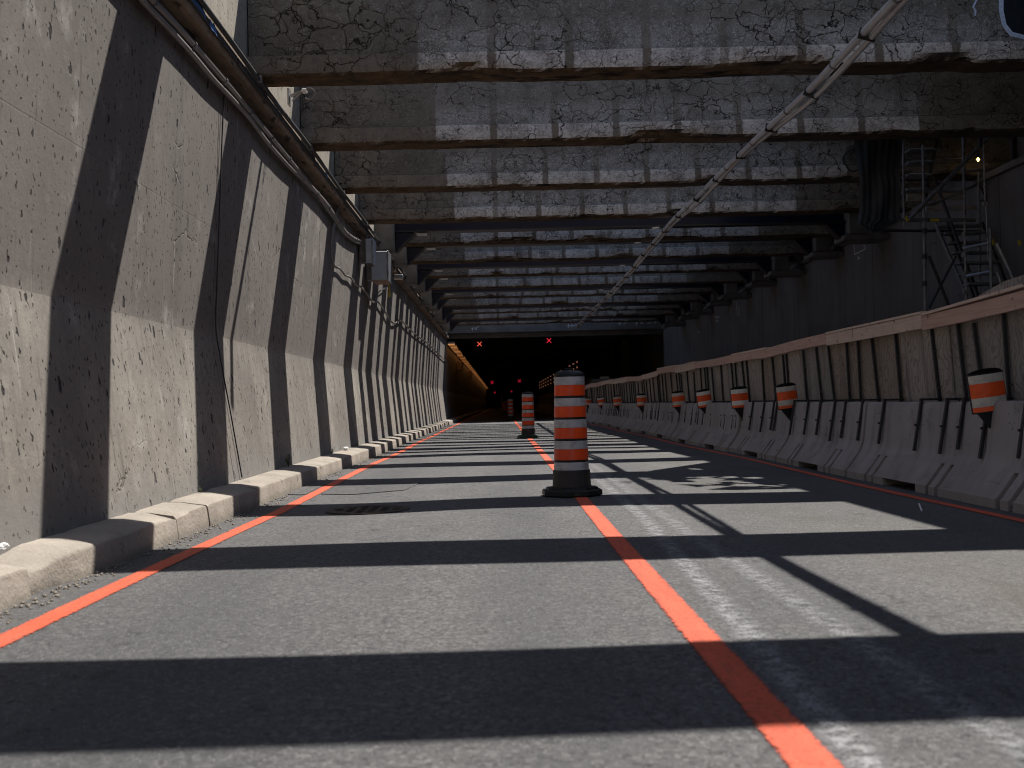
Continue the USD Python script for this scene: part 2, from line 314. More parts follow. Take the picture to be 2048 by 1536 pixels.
# road beams: alligator cracks with rusty edges, pale washed panels between dark stripes, brown soffit
def beam_concrete(name, pale, dark, zlow=None, crackw=1.0, cell=4.3):
    g = Graph(); x, y, z = g.xyz()
    col = g('noise_texture', out='color', vector=g.pos(), scale=2.6, detail=4.0, roughness=.55)
    wp = g('vector_math', math_type='add', vector1=g.scale(g.pos(), (.8, .9, 1.15)), vector2=g.scale(col, (.52, .52, .52)))
    d1 = g('voronoi_texture', vector=wp, scale=cell, feature='distance_to_edge'); d2 = g('voronoi_texture', vector=wp, scale=cell * 2.1, feature='distance_to_edge')
    zone = g.noise(.9, detail=3)
    w1 = g.m('multiply', g.lin(g.m('add', g.m('multiply', zone, .7), g.m('multiply', g.noise(4.5, detail=2), .35)), .40, .68, .0, .030), crackw); w1 = g.m('add', w1, .0012)
    c1 = g.m('subtract', 1.0, g.step(g.m('divide', d1, w1), .45, 1.0))
    w2 = g.m('add', g.m('multiply', g.lin(g.noise(1.6, detail=2), .48, .68, 0, .034), crackw), .0001)
    c2 = g.m('subtract', 1.0, g.step(g.m('divide', d2, w2), .45, 1.0)); brk = g.step(g.noise(2.8, detail=3), .40, .50, .12, 1); c1 = g.m('multiply', c1, brk); c2 = g.m('multiply', c2, g.step(g.noise(3.9, detail=2), .44, .54)); crack = g.m('maximum', c1, c2)
    halo = g.m('subtract', 1.0, g.step(g.m('divide', d1, g.m('multiply', w1, 3.4)), .2, 1.0))
    n1 = g.noise(1.7, detail=6, rough=.7); n2 = g.noise(38, detail=3, rough=.7); n3 = g.noise(5.5, detail=5, rough=.7)
    run = g.noise(5, g.scale(g.pos(), (1, 1, .15)), detail=4)
    xw = g.m('add', x, g.m('multiply', g.m('subtract', n3, .5), .07))
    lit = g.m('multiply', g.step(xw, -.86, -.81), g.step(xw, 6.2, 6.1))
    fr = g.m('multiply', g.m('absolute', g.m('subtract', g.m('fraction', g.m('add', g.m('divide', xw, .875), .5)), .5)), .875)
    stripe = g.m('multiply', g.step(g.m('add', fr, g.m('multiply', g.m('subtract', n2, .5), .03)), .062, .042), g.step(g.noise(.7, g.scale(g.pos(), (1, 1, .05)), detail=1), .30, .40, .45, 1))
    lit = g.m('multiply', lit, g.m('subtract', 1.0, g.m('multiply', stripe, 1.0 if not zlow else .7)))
    lit = g.m('multiply', lit, g.m('add', g.lin(y, 19, 48, .92, .42), g.m('multiply', g.m('subtract', g.noise(.35, detail=1), .5), .25)))   # pale panels dimmed in colour towards the tunnel
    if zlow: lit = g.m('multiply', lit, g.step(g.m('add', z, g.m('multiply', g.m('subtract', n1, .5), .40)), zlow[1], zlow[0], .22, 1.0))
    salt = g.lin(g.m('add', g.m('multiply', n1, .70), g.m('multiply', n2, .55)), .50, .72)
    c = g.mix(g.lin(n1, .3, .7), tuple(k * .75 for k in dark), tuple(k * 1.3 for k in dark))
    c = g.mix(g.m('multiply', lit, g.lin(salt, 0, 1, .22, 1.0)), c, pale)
    c = g.mix(g.m('multiply', g.step(n3, .62, .72), g.m('multiply', lit, .65)), c, tuple(k * .8 for k in dark))
    white = g.m('multiply', g.step(n2, .52, .62), g.m('multiply', g.step(n3, .46, .60), .75)); c = g.mix(g.m('multiply', white, g.lin(lit, 0, 1, .30, .9)), c, (.66, .62, .56))
    c = g.mix(g.lin(run, .52, .72, 0, .45), c, tuple(k * .6 for k in dark))
    mot = g.noise(17, detail=6, rough=.75); c = g.mix(g.step(mot, .50, .64, 0, .5), c, tuple(k * .55 for k in dark)); c = g.mix(g.m('multiply', g.step(g.noise(75, detail=2), .56, .70), g.lin(lit, 0, 1, .12, .6)), c, (.72, .68, .62))
    rust = g.m('multiply', g.step(g.noise(3.4, g.scale(g.pos(), (1, 1, .10)), detail=5, rough=.7), .60, .72), g.step(g.noise(.8, detail=2), .46, .58)); c = g.mix(g.m('multiply', rust, .6), c, (.13, .075, .035))
    c = g.mix(g.m('multiply', halo, .42), c, (.085, .050, .024))
    c = g.mix(g.m('multiply', crack, .86), c, (.010, .007, .005))
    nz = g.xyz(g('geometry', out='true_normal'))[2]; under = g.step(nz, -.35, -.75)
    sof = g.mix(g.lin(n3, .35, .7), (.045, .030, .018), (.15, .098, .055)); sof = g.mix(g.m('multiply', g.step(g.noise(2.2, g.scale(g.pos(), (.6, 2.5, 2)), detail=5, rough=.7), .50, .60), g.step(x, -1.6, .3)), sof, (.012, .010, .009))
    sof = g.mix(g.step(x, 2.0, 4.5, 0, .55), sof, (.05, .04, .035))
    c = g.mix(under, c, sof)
    h = g.m('subtract', g.m('add', g.m('multiply', n2, .25), g.m('multiply', n3, .4)), g.m('multiply', crack, 1.4))
    finish(name, g, g.surf(c, .9, h, .02, .9, specular_ior_level=.2))
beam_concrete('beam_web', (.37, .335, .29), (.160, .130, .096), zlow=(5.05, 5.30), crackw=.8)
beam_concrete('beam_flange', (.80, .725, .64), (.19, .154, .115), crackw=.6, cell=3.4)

# ledge under the beams
g = Graph(); n1 = g.noise(2.5, g.scale(g.pos(), (1, .4, 1)), detail=6, rough=.7); c = g.mix(g.lin(n1, .35, .65), (.10, .072, .048), (.24, .18, .125)); c = g.mix(g.step(g.noise(6, g.scale(g.pos(), (2, .5, 2)), detail=4), .58, .66), c, (.02, .016, .014))
finish('ledge_concrete', g, g.surf(c, .9, g.noise(20, detail=4), .02, .8))
plain('corbel_concrete', (.15, .145, .14), .9, .3, 3.0, bump=.01, grime=((.10, .08, .06), .6))
plain('ceiling_concrete', (.10, .095, .09), .9, .3, 1.5)
plain('navy_steel', (.004, .008, .026), .45, .3, 4.0, spec=.3, grime=((.010, .010, .014), .5))
plain('navy_edge', (.014, .013, .015), .5, .3, 4.0)
plain('galvanised', (.36, .37, .39), .38, .25, 9.0, metallic=.85)
plain('dull_steel', (.20, .20, .21), .5, .35, 7.0, metallic=.6, grime=((.09, .05, .03), .7))
plain('dark_steel', (.020, .019, .020), .6, .3, 8.0)
plain('pipe_grey', (.17, .155, .145), .42, .15, 8.0, grime=((.14, .12, .10), .5))
plain('conduit', (.42, .42, .435), .32, .1, 6.0, grime=((.3, .28, .26), .4))
plain('black_rubber', (.009, .009, .010), .5, .4, 8.0, spec=.35, grime=((.025, .023, .021), .4))
plain('brown_rubber', (.028, .023, .022), .6, .3, 6.0, grime=((.06, .05, .045), .5))
plain('green_rubber', (.012, .042, .022), .6, .35, 10.0, grime=((.03, .03, .028), .6))
plain('box_grey', (.34, .37, .41), .45, .12, 5.0, grime=((.2, .2, .2), .4))
plain('box_rust', (.30, .20, .13), .7, .4, 9.0)
plain('weed_leaf', (.055, .095, .025), .6, .4, 30.0)
plain('dry_weed', (.10, .085, .04), .7, .4, 30.0)
plain('scrap_white', (.7, .7, .68), .7, .1, 30.0)
plain('yellow_paint', (.55, .40, .03), .6, .3, 20.0, grime=((.1, .08, .03), .6))
plain('blue_paint', (.04, .11, .30), .6, .3, 20.0, grime=((.03, .03, .03), .7))
plain('chalk', (.62, .62, .62), .9, .3, 40.0)
plain('spray_white', (.62, .68, .78), .7, .2, 20.0)
plain('spray_black', (.008, .009, .012), .6, .5, 12.0)
plain('tarp', (.013, .016, .021), .65, .4, 3.0, bump=.01)
plain('van_paint', (.20, .19, .18), .4, .15, 3.0)
plain('van_glass', (.01, .012, .014), .1, .1, 3.0)
plain('manhole_iron', (.055, .042, .034), .6, .35, 14.0, metallic=.4, bump=.01, grime=((.09, .06, .04), .6))

g = Graph(); x, y, z = g.xyz(g.obj())
# white reflective sheet with its moulded grid
fz = g.m('absolute', g.m('subtract', g.m('fraction', g.m('multiply', z, 78.0)), .5)); ang = g.m('multiply', g.m('arctan2', x, y), 11.0)
side = g.m('absolute', g.m('sine', g.m('arctan2', y, x))); ln = g.m('multiply', g.step(fz, .14, .06), g.step(side, .93, .72))
va = g.step(g.m('absolute', g.m('subtract', g.m('fraction', ang), .5)), .05, .02, 0, .5)
c = g.mix(g.lin(g.noise(9, detail=4), .3, .7), (.38, .38, .40), (.56, .56, .58)); c = g.mix(g.m('multiply', ln, .8), c, (.10, .11, .13)); c = g.mix(g.m('multiply', va, .5), c, (.34, .34, .36))
c = g.mix(g.step(g.noise(14, detail=5, rough=.7), .50, .72, 0, .6), c, (.20, .19, .18))
finish('sheet_white', g, g.surf(c, .35))
g = Graph(); x, y, z = g.xyz(g.obj()); st = g.noise(9, g.scale(g.obj(), (1, 1, .08)), detail=4)
c = g.mix(g.lin(st, .3, .7), (.66, .045, .004), (.86, .085, .008)); c = g.mix(g.step(g.noise(16, g.obj(), detail=5, rough=.7), .6, .75, 0, .35), c, (.35, .05, .01))
finish('sheet_orange', g, g.surf(c, .35))
plain('panel_white', (.55, .51, .44), .5, .15, 14.0, grime=((.28, .24, .19), .55))
plain('panel_orange', (.85, .10, .012), .45, .12, 14.0, grime=((.4, .06, .02), .4))
plain('panel_white_clean', (.72, .70, .66), .5, .1, 14.0)

# precast barrier concrete, plywood, timber
g = Graph(); n1 = g.noise(1.3, detail=5, rough=.6); n2 = g.noise(60, detail=3); x, y, z = g.xyz()
c = g.mix(g.lin(n1, .3, .7), (.30, .27, .253), (.40, .365, .345)); c = g.mix(g.lin(g.noise(4, g.scale(g.pos(), (1, 1.5, .15)), detail=4), .5, .75, 0, .4), c, (.15, .13, .12))
c = g.mix(g.step(g.m('subtract', z, g.m('multiply', g.noise(3, detail=4), .12)), .12, .0, 0, .7), c, (.33, .29, .25))
pit = g('voronoi_texture', vector=g.pos(), scale=16.0, feature='f1'); pk = g.m('multiply', g.step(pit, .15, .10), g.step(g.noise(2.5, detail=2), .55, .6)); c = g.mix(g.m('multiply', pk, .8), c, (.03, .028, .027))
sc = g.step(g.noise(6, g.scale(g.pos(), (1, .25, 2)), detail=4), .66, .72, 0, .5); c = g.mix(sc, c, (.10, .09, .085)); c = g.mix(g.step(g.noise(2.1, detail=6, rough=.7), .52, .7, 0, .5), c, (.14, .125, .115))
finish('barrier_concrete', g, g.surf(c, .85, g.m('subtract', g.m('multiply', n2, .3), pk), .01, .7, specular_ior_level=.25))
def plywood(name, a, b, k):
    g = Graph(); p = g.scale(g.pos(), (.3, 1, 1)); q = g('vector_math', math_type='add', vector1=g.scale(p, (1, .55, .28)), vector2=g.scale(g('noise_texture', out='color', vector=p, scale=2.2, detail=3.0), (.5, .5, .5)))
    wv = g('wave_texture', wave_type='rings', rings_direction='x', vector=q, scale=7.0 + k, distortion=5.0, detail=2.0, detail_scale=1.2)
    c = g.mix(g.lin(g.noise(.9, detail=4), .3, .7), a, b); c = g.mix(g.lin(wv, .5, 1.0, 0, .45), c, tuple(t * .34 for t in a))
    kn = g('voronoi_texture', vector=g.scale(g.pos(), (0, 1, .7)), scale=5.0, feature='f1'); kk = g.m('multiply', g.step(kn, .10, .05), g.step(g.noise(1.8), .46, .5)); c = g.mix(g.m('multiply', kk, .85), c, (.025, .02, .016))
    c = g.mix(g.lin(g.noise(3, g.scale(g.pos(), (1, 2, .2)), detail=4), .52, .75, 0, .5), c, (.06, .05, .042))
    finish(name, g, g.surf(c, .85, wv, .004, .5, specular_ior_level=.2))
plywood('plywood', (.29, .25, .212), (.40, .352, .305), 0); plywood('plywood_grey', (.265, .24, .215), (.355, .325, .295), 2.3); plywood('plywood_brown', (.265, .218, .175), (.36, .30, .242), 1.1)
def timber(name, a, b):
    g = Graph(); gr = g.noise(9, g.scale(g.pos(), (3, .25, 6)), detail=5, rough=.65); c = g.mix(g.lin(gr, .3, .7), a, b)
    kn = g('voronoi_texture', vector=g.pos(), scale=7.0, feature='f1'); c = g.mix(g.m('multiply', g.step(kn, .16, .06), g.step(g.noise(3), .47, .52)), c, (.05, .03, .02))
    st = g.step(g.noise(6, g.scale(g.pos(), (1, 2.5, .5)), detail=5, rough=.7), .60, .68, 0, .75); c = g.mix(st, c, (.07, .045, .033))
    finish(name, g, g.surf(c, .8, gr, .004, .5))
timber('timber', (.44, .275, .205), (.60, .40, .31)); timber('timber_pale', (.52, .385, .295), (.68, .52, .41))

def emit(name, col, s):
    g = Graph(); finish(name, g, g('emission', color=col, strength=float(s)))
emit('red_light', (1.0, .03, .06), .7); emit('red_light_hot', (1.0, .14, .07), .8); emit('red_light_far', (1.0, .02, .07), .5); emit('reflector_glow', (1.0, .42, .22), .08)  # the amber one is glow added to reflector bands
emit('sodium_light', (1.0, .45, .16), 0.36)
emit('work_light', (1.0, .72, .35), 9.0)

# ------------------------------------------------------------------ road
def bumpz(x, y):
    x, y = np.asarray(x, float), np.asarray(y, float)
    h = .010 * np.sin(.55 * x + .31 * y) * np.cos(.21 * y - .4 * x) + .006 * np.sin(1.3 * x - .62 * y + 1)
    h -= .022 * np.exp(-((x + 1.2) ** 2 / .5 + (y - 9.4) ** 2 / .5))
    return h
def sheet(xs, ys, lift=0.0):
    X_, Y_ = np.meshgrid(xs, ys); V = np.stack([X_.ravel(), Y_.ravel(), (bumpz(X_, Y_) + lift).ravel()], 1)
    nx = len(xs); Fc = []
    for j in range(len(ys) - 1):
        a = j * nx + np.arange(nx - 1); Fc.append(np.stack([a, a + 1, a + nx + 1, a + nx], 1))
    Fc = np.concatenate(Fc); return trimesh.Trimesh(V, np.vstack([Fc[:, [0, 1, 2]], Fc[:, [0, 2, 3]]]), process=False)
LONG = np.concatenate([np.arange(-30, 0, 1.0), np.arange(0, 30, .2), np.arange(30, 60, .5), np.arange(60, 430, 5.0)])
road = thing('road', 'grey asphalt road crossed by the shadows of the beams', kind='structure')
part(road, 'asphalt', sheet(np.arange(-2.9, 9.0, .2), LONG), 'asphalt', smooth=True)
part(road, 'lane_line', sheet(np.linspace(-2.068, -1.932, 4), LONG, .005), 'paint_left', 'orange edge line beside the kerb', smooth=True)
part(road, 'lane_line', sheet(np.linspace(.667, .803, 4), LONG, .005), 'paint_centre', 'orange lane line under the striped drums', smooth=True)
part(road, 'lane_line', sheet(np.linspace(3.56, 3.68, 4), LONG, .005), 'paint_right', 'orange edge line in shade beside the concrete barriers', smooth=True)
near = LONG[(LONG > 1) & (LONG < 22)]
def slant(x0, x1, w, lift):
    m = sheet(np.linspace(-w / 2, w / 2, 3), near, 0); v = m.vertices; v[:, 0] += np.interp(v[:, 1], [2, 8, 22], [x0, x1, x1 + .06]); v[:, 2] = bumpz(v[:, 0], v[:, 1]) + lift; return m
part(road, 'worn_line', slant(.84, 1.08, .18, .004), 'paint_old_white', 'worn whitish line just right of the orange lane line', smooth=True)
part(road, 'worn_line', slant(1.27, 1.25, .18, .004), 'paint_old_white_faint', 'second fainter whitish line further right', smooth=True)
import shapely, shapely.affinity
for pp in ([(-1.92, 12.6), (-1.92, 11.15), (-1.55, 11.0), (-1.05, 11.35), (-.95, 12.35), (-1.5, 12.7)], [(-2.29, 12.5), (-2.28, 11.2), (-2.08, 11.1), (-2.08, 12.55)]):
    pm = trimesh.creation.extrude_polygon(shapely.Polygon(pp).buffer(-.05).buffer(.05), .05, engine='earcut'); pm = trimesh.Trimesh(*trimesh.remesh.subdivide_to_size(pm.vertices, pm.faces, .2)); pm.vertices[:, 2] += bumpz(pm.vertices[:, 0], pm.vertices[:, 1]) - .042
    part(road, 'asphalt_patch', pm, 'asphalt_patch', 'low raised asphalt patch near the kerb')
gv = []
for _ in range(900):
    y = 3.5 + 22 * rng.random() ** 1.6; x = -2.30 + abs(rng.gauss(0, .07)); s = rng.uniform(.004, .013); b_ = trimesh.creation.icosphere(0, s); b_.vertices *= [1, rng.uniform(.8, 1.5), .7]; b_.apply_translation((x, y, float(bumpz(x, y)) + s * .4)); gv.append(b_)
single('grit', cat(*gv), 'kerb_concrete', 'loose grit and small stones gathered along the foot of the kerb', 'grit', kind='stuff')

# ------------------------------------------------------------------ left wall
def wallX(z):   # face of the left wall
    return np.interp(z, [-.2, .2, 1.65, 4.28], [-2.60, -2.635, -2.83, -2.70])
def wall_at(px, py, off=0.0):
    X = -2.75
    for _ in range(8): p = at(px, py, X=X); X = float(wallX(p[2])) + off
    return p
PORTAL = 54.0
joints = [10.4 + 5.9 * k for k in range(-7, 8)]; joints = [j for j in joints if j < PORTAL - 1] + [PORTAL]
left = thing('left_wall', 'tall grey concrete wall on the left, striped by beam shadows', 'wall')
def rough_panel(sec, y0, y1, amp=.005):
    n = max(2, int((y1 - y0) / .3)); m = sweep_y(sec, np.linspace(y0, y1, n))
    v = m.vertices; v[:, 0] += (fbm(v, 1.3, 5.0) - .5) * amp * 2; return m
for a, b in zip(joints[:-1], joints[1:]):
    g_ = .008
    low = [(-3.3, -.2), (float(wallX(-.2)), -.2)] + [(float(wallX(z)), z) for z in np.linspace(.2, 1.6495, 5)] + [(-3.3, 1.6495)]
    part(left, 'lower_panel', rough_panel(low, a + g_, b - g_), 'wall_concrete')
    up = [(-3.3, 1.6502), (float(wallX(1.6502)) , 1.6502)] + [(float(wallX(z)), z) for z in np.linspace(2.2, 4.28, 5)] + [(-3.3, 4.28)]
    part(left, 'upper_panel', rough_panel(up, a + g_, b - g_), 'wall_concrete')
part(left, 'backing', sweep_y([(-4.2, -.2), (-3.2, -.2), (-3.2, 6.55), (-4.2, 6.55)], [-31, PORTAL]), 'dark_wall')
part(left, 'top_wall', sweep_y([(-3.2, 4.28), (-2.76, 4.64), (-2.74, 6.6), (-3.2, 6.6)], np.arange(-31, PORTAL + .1, .5)), 'pale_wall')
def rag(v):
    v = v.copy(); n = (fbm(v, 3.0, 2.0) - .5); edge = v[:, 0] > -2.66; v[edge, 0] += n[edge] * .03; v[edge, 2] += (fbm(v, 2.2, 9.0) - .5)[edge] * .03; return v
part(left, 'ledge', sweep_y([(-3.2, 4.285), (-2.56, 4.285), (-2.535, 4.31), (-2.535, 4.42), (-2.55, 4.44), (-2.6, 4.45), (-2.6, 4.60), (-3.2, 4.60)], np.arange(-31, PORTAL + .1, .18), rag), 'ledge_concrete', 'ragged brown concrete ledge that carries the beam ends')
for j in range(24):   # short dark trim angle pieces on the ledge face
    y0 = 2.0 + j * 2.1; part(left, 'edge_angle', box(-2.533, -2.517, y0, y0 + 2.06, 4.345, 4.40), 'dark_steel')
for y0, y1, z0, z1 in ((8.7, 9.25, 4.36, 4.44), (9.35, 9.6, 4.33, 4.42), (12.0, 12.3, 4.40, 4.44), (15.6, 15.8, 4.36, 4.43)):
    q = [(y0 + (y1 - y0) * a, z0 + (z1 - z0) * b) for a, b in ((0, .2), (.3, 0), (.7, .15), (1, .0), (.9, .6), (.6, 1), (.35, .7), (.05, .9))]
    m = trimesh.creation.extrude_polygon(shapely.Polygon(q), .004, engine='earcut'); v = m.vertices.copy(); m.vertices = np.stack([-2.5165 + v[:, 2], v[:, 0], v[:, 1]], 1); m.fix_normals(); part(left, 'paint_smear', m, 'blue_paint', 'blue paint smear on the ledge edge')

# ------------------------------------------------------------------ kerb
kerb = thing('kerb', 'row of worn beige concrete kerb stones along the left wall', kind='structure')
def kerb_stone(y0, y1, seed, broken=False):
    sec = [(-2.72, -.12), (-2.305, -.12), (-2.31, .02), (-2.325, .142), (-2.331, .158), (-2.347, .166), (-2.52, .192), (-2.72, .20)]
    n = max(3, int((y1 - y0) / .09)); ys = np.linspace(y0, y1, n)
    def disp(v):
        v = v.copy(); q = v * np.array([1, 1, 1]); f = fbm(q, 4.0, seed) - .5; f2 = fbm(q, 14.0, seed + 3) - .5; side = (v[:, 0] > -2.45)
        v[side, 0] += f[side] * .018 + f2[side] * .008; v[:, 2] += np.where(v[:, 2] > .1, f * .010 + f2 * .005, 0)
        chip = np.clip(fbm(q, 2.6, seed + 8) - .62, 0, .05) * .6; edge = (v[:, 2] > .15) & side; v[edge, 0] -= chip[edge] * .5; v[edge, 2] -= chip[edge] * .5
        e = np.minimum(v[:, 1] - y0, y1 - v[:, 1]); rnd = np.clip(.02 - e, 0, .02); v[:, 2] -= np.where(v[:, 2] > .1, rnd * .6, 0); v[:, 0] -= np.where(side, rnd * .5, 0)
        if broken: k = np.clip((y0 + .55 - v[:, 1]) / .55, 0, 1); v[side, 0] -= (k * (.05 + .25 * fbm(q, 7.0, 2.0)))[side] * .5; v[:, 2] -= np.where(v[:, 2] > .1, k * .12 * fbm(q, 9.0, 4.0), 0)
        return v
    return sweep_y(sec, ys, disp)
ky = [-4, -1.0, 2.0, 5.2, 7.55, 8.35, 9.35, 10.05, 13.0, 16.1, 18.9, 22.0, 25.2, 28.1, 31.2, 34.0, 37.1, 40.0, 43.2, 46.1, 49.3, 52.2, 55.4] + [59 + 5 * k for k in range(20)]
for i, (a, b) in enumerate(zip(ky[:-1], ky[1:])):
    part(kerb, 'kerb_stone', kerb_stone(a + .006 + .008 * rng.random(), b - .006 - .012 * rng.random(), i * 1.7, broken=(i == 3)), 'kerb_concrete', smooth=28)

# ------------------------------------------------------------------ right wall, roof slab, ground above
right = thing('right_wall', 'dark concrete wall on the far right behind the work zone', 'wall')
rj = [23.6 + 6.05 * k for k in range(-9, 6)]; rj = [j for j in rj if j < PORTAL - 1] + [PORTAL]
for a, b in zip(rj[:-1], rj[1:]):
    part(right, 'wall_panel', sweep_y([(8.50, -.2), (9.2, -.2), (9.2, 4.55), (8.50, 4.55)], [a + .012, b - .012]), 'dark_wall')
part(right, 'backing', sweep_y([(9.1, -.2), (9.9, -.2), (9.9, 6.2), (9.1, 6.2)], [-31, PORTAL]), 'dark_wall')
part(right, 'ledge', sweep_y([(8.42, 4.555), (9.3, 4.555), (9.3, 4.66), (8.42, 4.66)], [-31, PORTAL]), 'dark_wall')
ZB, HB = 4.63, 1.62
single('roof_slab', sweep_y([(6.0, ZB + HB + .02), (12.0, ZB + HB + .02), (12.0, ZB + HB + .4), (6.0, ZB + HB + .4)], [-31, PORTAL]), 'ceiling_concrete', 'dark concrete deck over the right side of the beams', 'roof slab')
upper = thing('upper_ground', 'ground at street level above the walls', kind='structure')
part(upper, 'ground', box(-60, -3.25, -60, 440, 6.40, 6.58), 'asphalt_patch')
part(upper, 'ground', box(12.05, 60, -60, 440, 6.30, 6.58), 'asphalt_patch')

# ------------------------------------------------------------------ concrete beams across the road
def beam_sections(seed):
    xs = np.arange(-2.74, 9.01, .06); n = len(xs)
    def ext(sec, fn):
        sec = np.array(sec, float); k = len(sec)
        V = np.concatenate([np.stack([np.full(k, x), sec[:, 0], sec[:, 1]], 1) for x in xs]); V = fn(V)
        Fc = []
        for i in range(n - 1):
            for j in range(k):
                a, b = i * k + j, i * k + (j + 1) % k; Fc += [(a, b, b + k), (a, b + k, a + k)]
        e = (n - 1) * k
        for j in range(1, k - 1): Fc += [(0, j + 1, j), (e, e + j, e + j + 1)]
        m = trimesh.Trimesh(V, Fc, process=False); m.fix_normals(); return m
    web = ext([(-.34, .262), (-.06, .262), (-.06, HB), (-.34, HB)], lambda V: V)
    def erode(V):
        V = V.copy(); q = np.stack([V[:, 0], np.full(len(V), seed), V[:, 2] * .2], 1)
        dmg = np.clip(fbm(q, 1.4, 3.0) - .50, 0, 1) * np.clip((V[:, 0] + 1.2) / 1.0, .25, 1); fine = fbm(np.stack([V[:, 0], V[:, 1] * 3, V[:, 2] * 3 + seed], 1), 9.0, 6.0) - .5
        lowf = (V[:, 2] < .10) & (V[:, 1] < -.2); lowr = (V[:, 2] < .10) & (V[:, 1] >= -.2)
        V[lowf, 1] += dmg[lowf] * .16 + fine[lowf] * .016 * 2; V[lowf, 2] += dmg[lowf] * .20 + fine[lowf] * .026
        V[lowr, 2] += dmg[lowr] * .08 + fine[lowr] * .012; V[:, 2] += np.where(V[:, 2] > .2, (fbm(V, 1.1, seed) - .5) * .012, 0)
        return V
    fl = ext([(-.42, .03), (-.42, .12), (-.42, .235), (-.345, .262), (-.05, .262), (0, .235), (0, .03), (-.03, 0), (-.13, 0), (-.21, 0), (-.30, 0), (-.39, 0)], erode)
    return web, fl
DEFAULT = 'weathered concrete beam spanning the road behind the camera, outside the picture'
names = {1: 'nearest concrete beam across the top, deeply cracked, spray paint at its right end', 2: 'second cracked concrete beam from the front, dark stain left of its middle', 3: 'third cracked concrete beam from the front, black cable coil at its right end', 4: 'fourth cracked concrete beam, last one before the first navy steel girder',
         5: 'fifth concrete beam, a thin strip right behind the first navy steel girder', 13: 'last concrete beam, directly before the dark tunnel mouth'}
words = {6: 'sixth', 7: 'seventh', 8: 'eighth', 9: 'ninth', 10: 'tenth', 11: 'eleventh', 12: 'twelfth'}
REAR = lambda k: 12.15 + 3.11 * (k - 1)
for k in range(-4, 14):
    lab = names.get(k) or (f'{words[k]} concrete beam counted from the front, between two navy steel girders' if k in words else DEFAULT)
    b = thing('concrete_beam', lab, 'concrete beam', (0, REAR(k), ZB), group='concrete beams across the road')
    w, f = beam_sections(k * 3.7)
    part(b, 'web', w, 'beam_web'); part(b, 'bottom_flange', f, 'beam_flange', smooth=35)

# spray paint on the first beam
yb = REAR(1) - .342
def on_face(pts, w, depth=.006, y=yb):
    """a painted stroke lying on a face that looks towards -y; pts are (x, z)"""
    line = shapely.LineString(pts).buffer(w / 2); m = trimesh.creation.extrude_polygon(line, depth, engine='earcut')
    v = m.vertices.copy(); m.vertices = np.stack([v[:, 0], y - .001 - v[:, 2], v[:, 1]], 1); m.invert(); return m
def px_face(pts, Y): return [tuple(at(a, b, Y=Y)[[0, 2]]) for a, b in pts]
blob = shapely.Polygon(px_face([(2006, -60), (2004, 20), (2010, 55), (2022, 70), (2060, 74), (2120, 74), (2120, -60)], yb))
bm = trimesh.creation.extrude_polygon(blob, .003, engine='earcut'); v = bm.vertices.copy(); bm.vertices = np.stack([v[:, 0], yb - .001 - v[:, 2], v[:, 1]], 1); bm.invert()
gr = thing('graffiti', 'black spray paint blot with pale blue outline on the nearest beam', 'graffiti', (5.8, yb, 5.0))
part(gr, 'fill', bm, 'spray_black', world=True)
part(gr, 'outline', on_face(px_face([(2003, -60), (2002, 20), (2008, 50), (2022, 68), (2048, 75), (2120, 74)], yb), .05), 'spray_white', world=True)
part(gr, 'tick', on_face(px_face([(1953, 0), (1946, 14), (1951, 22), (1950, 30)], yb), .018), 'spray_white', world=True)

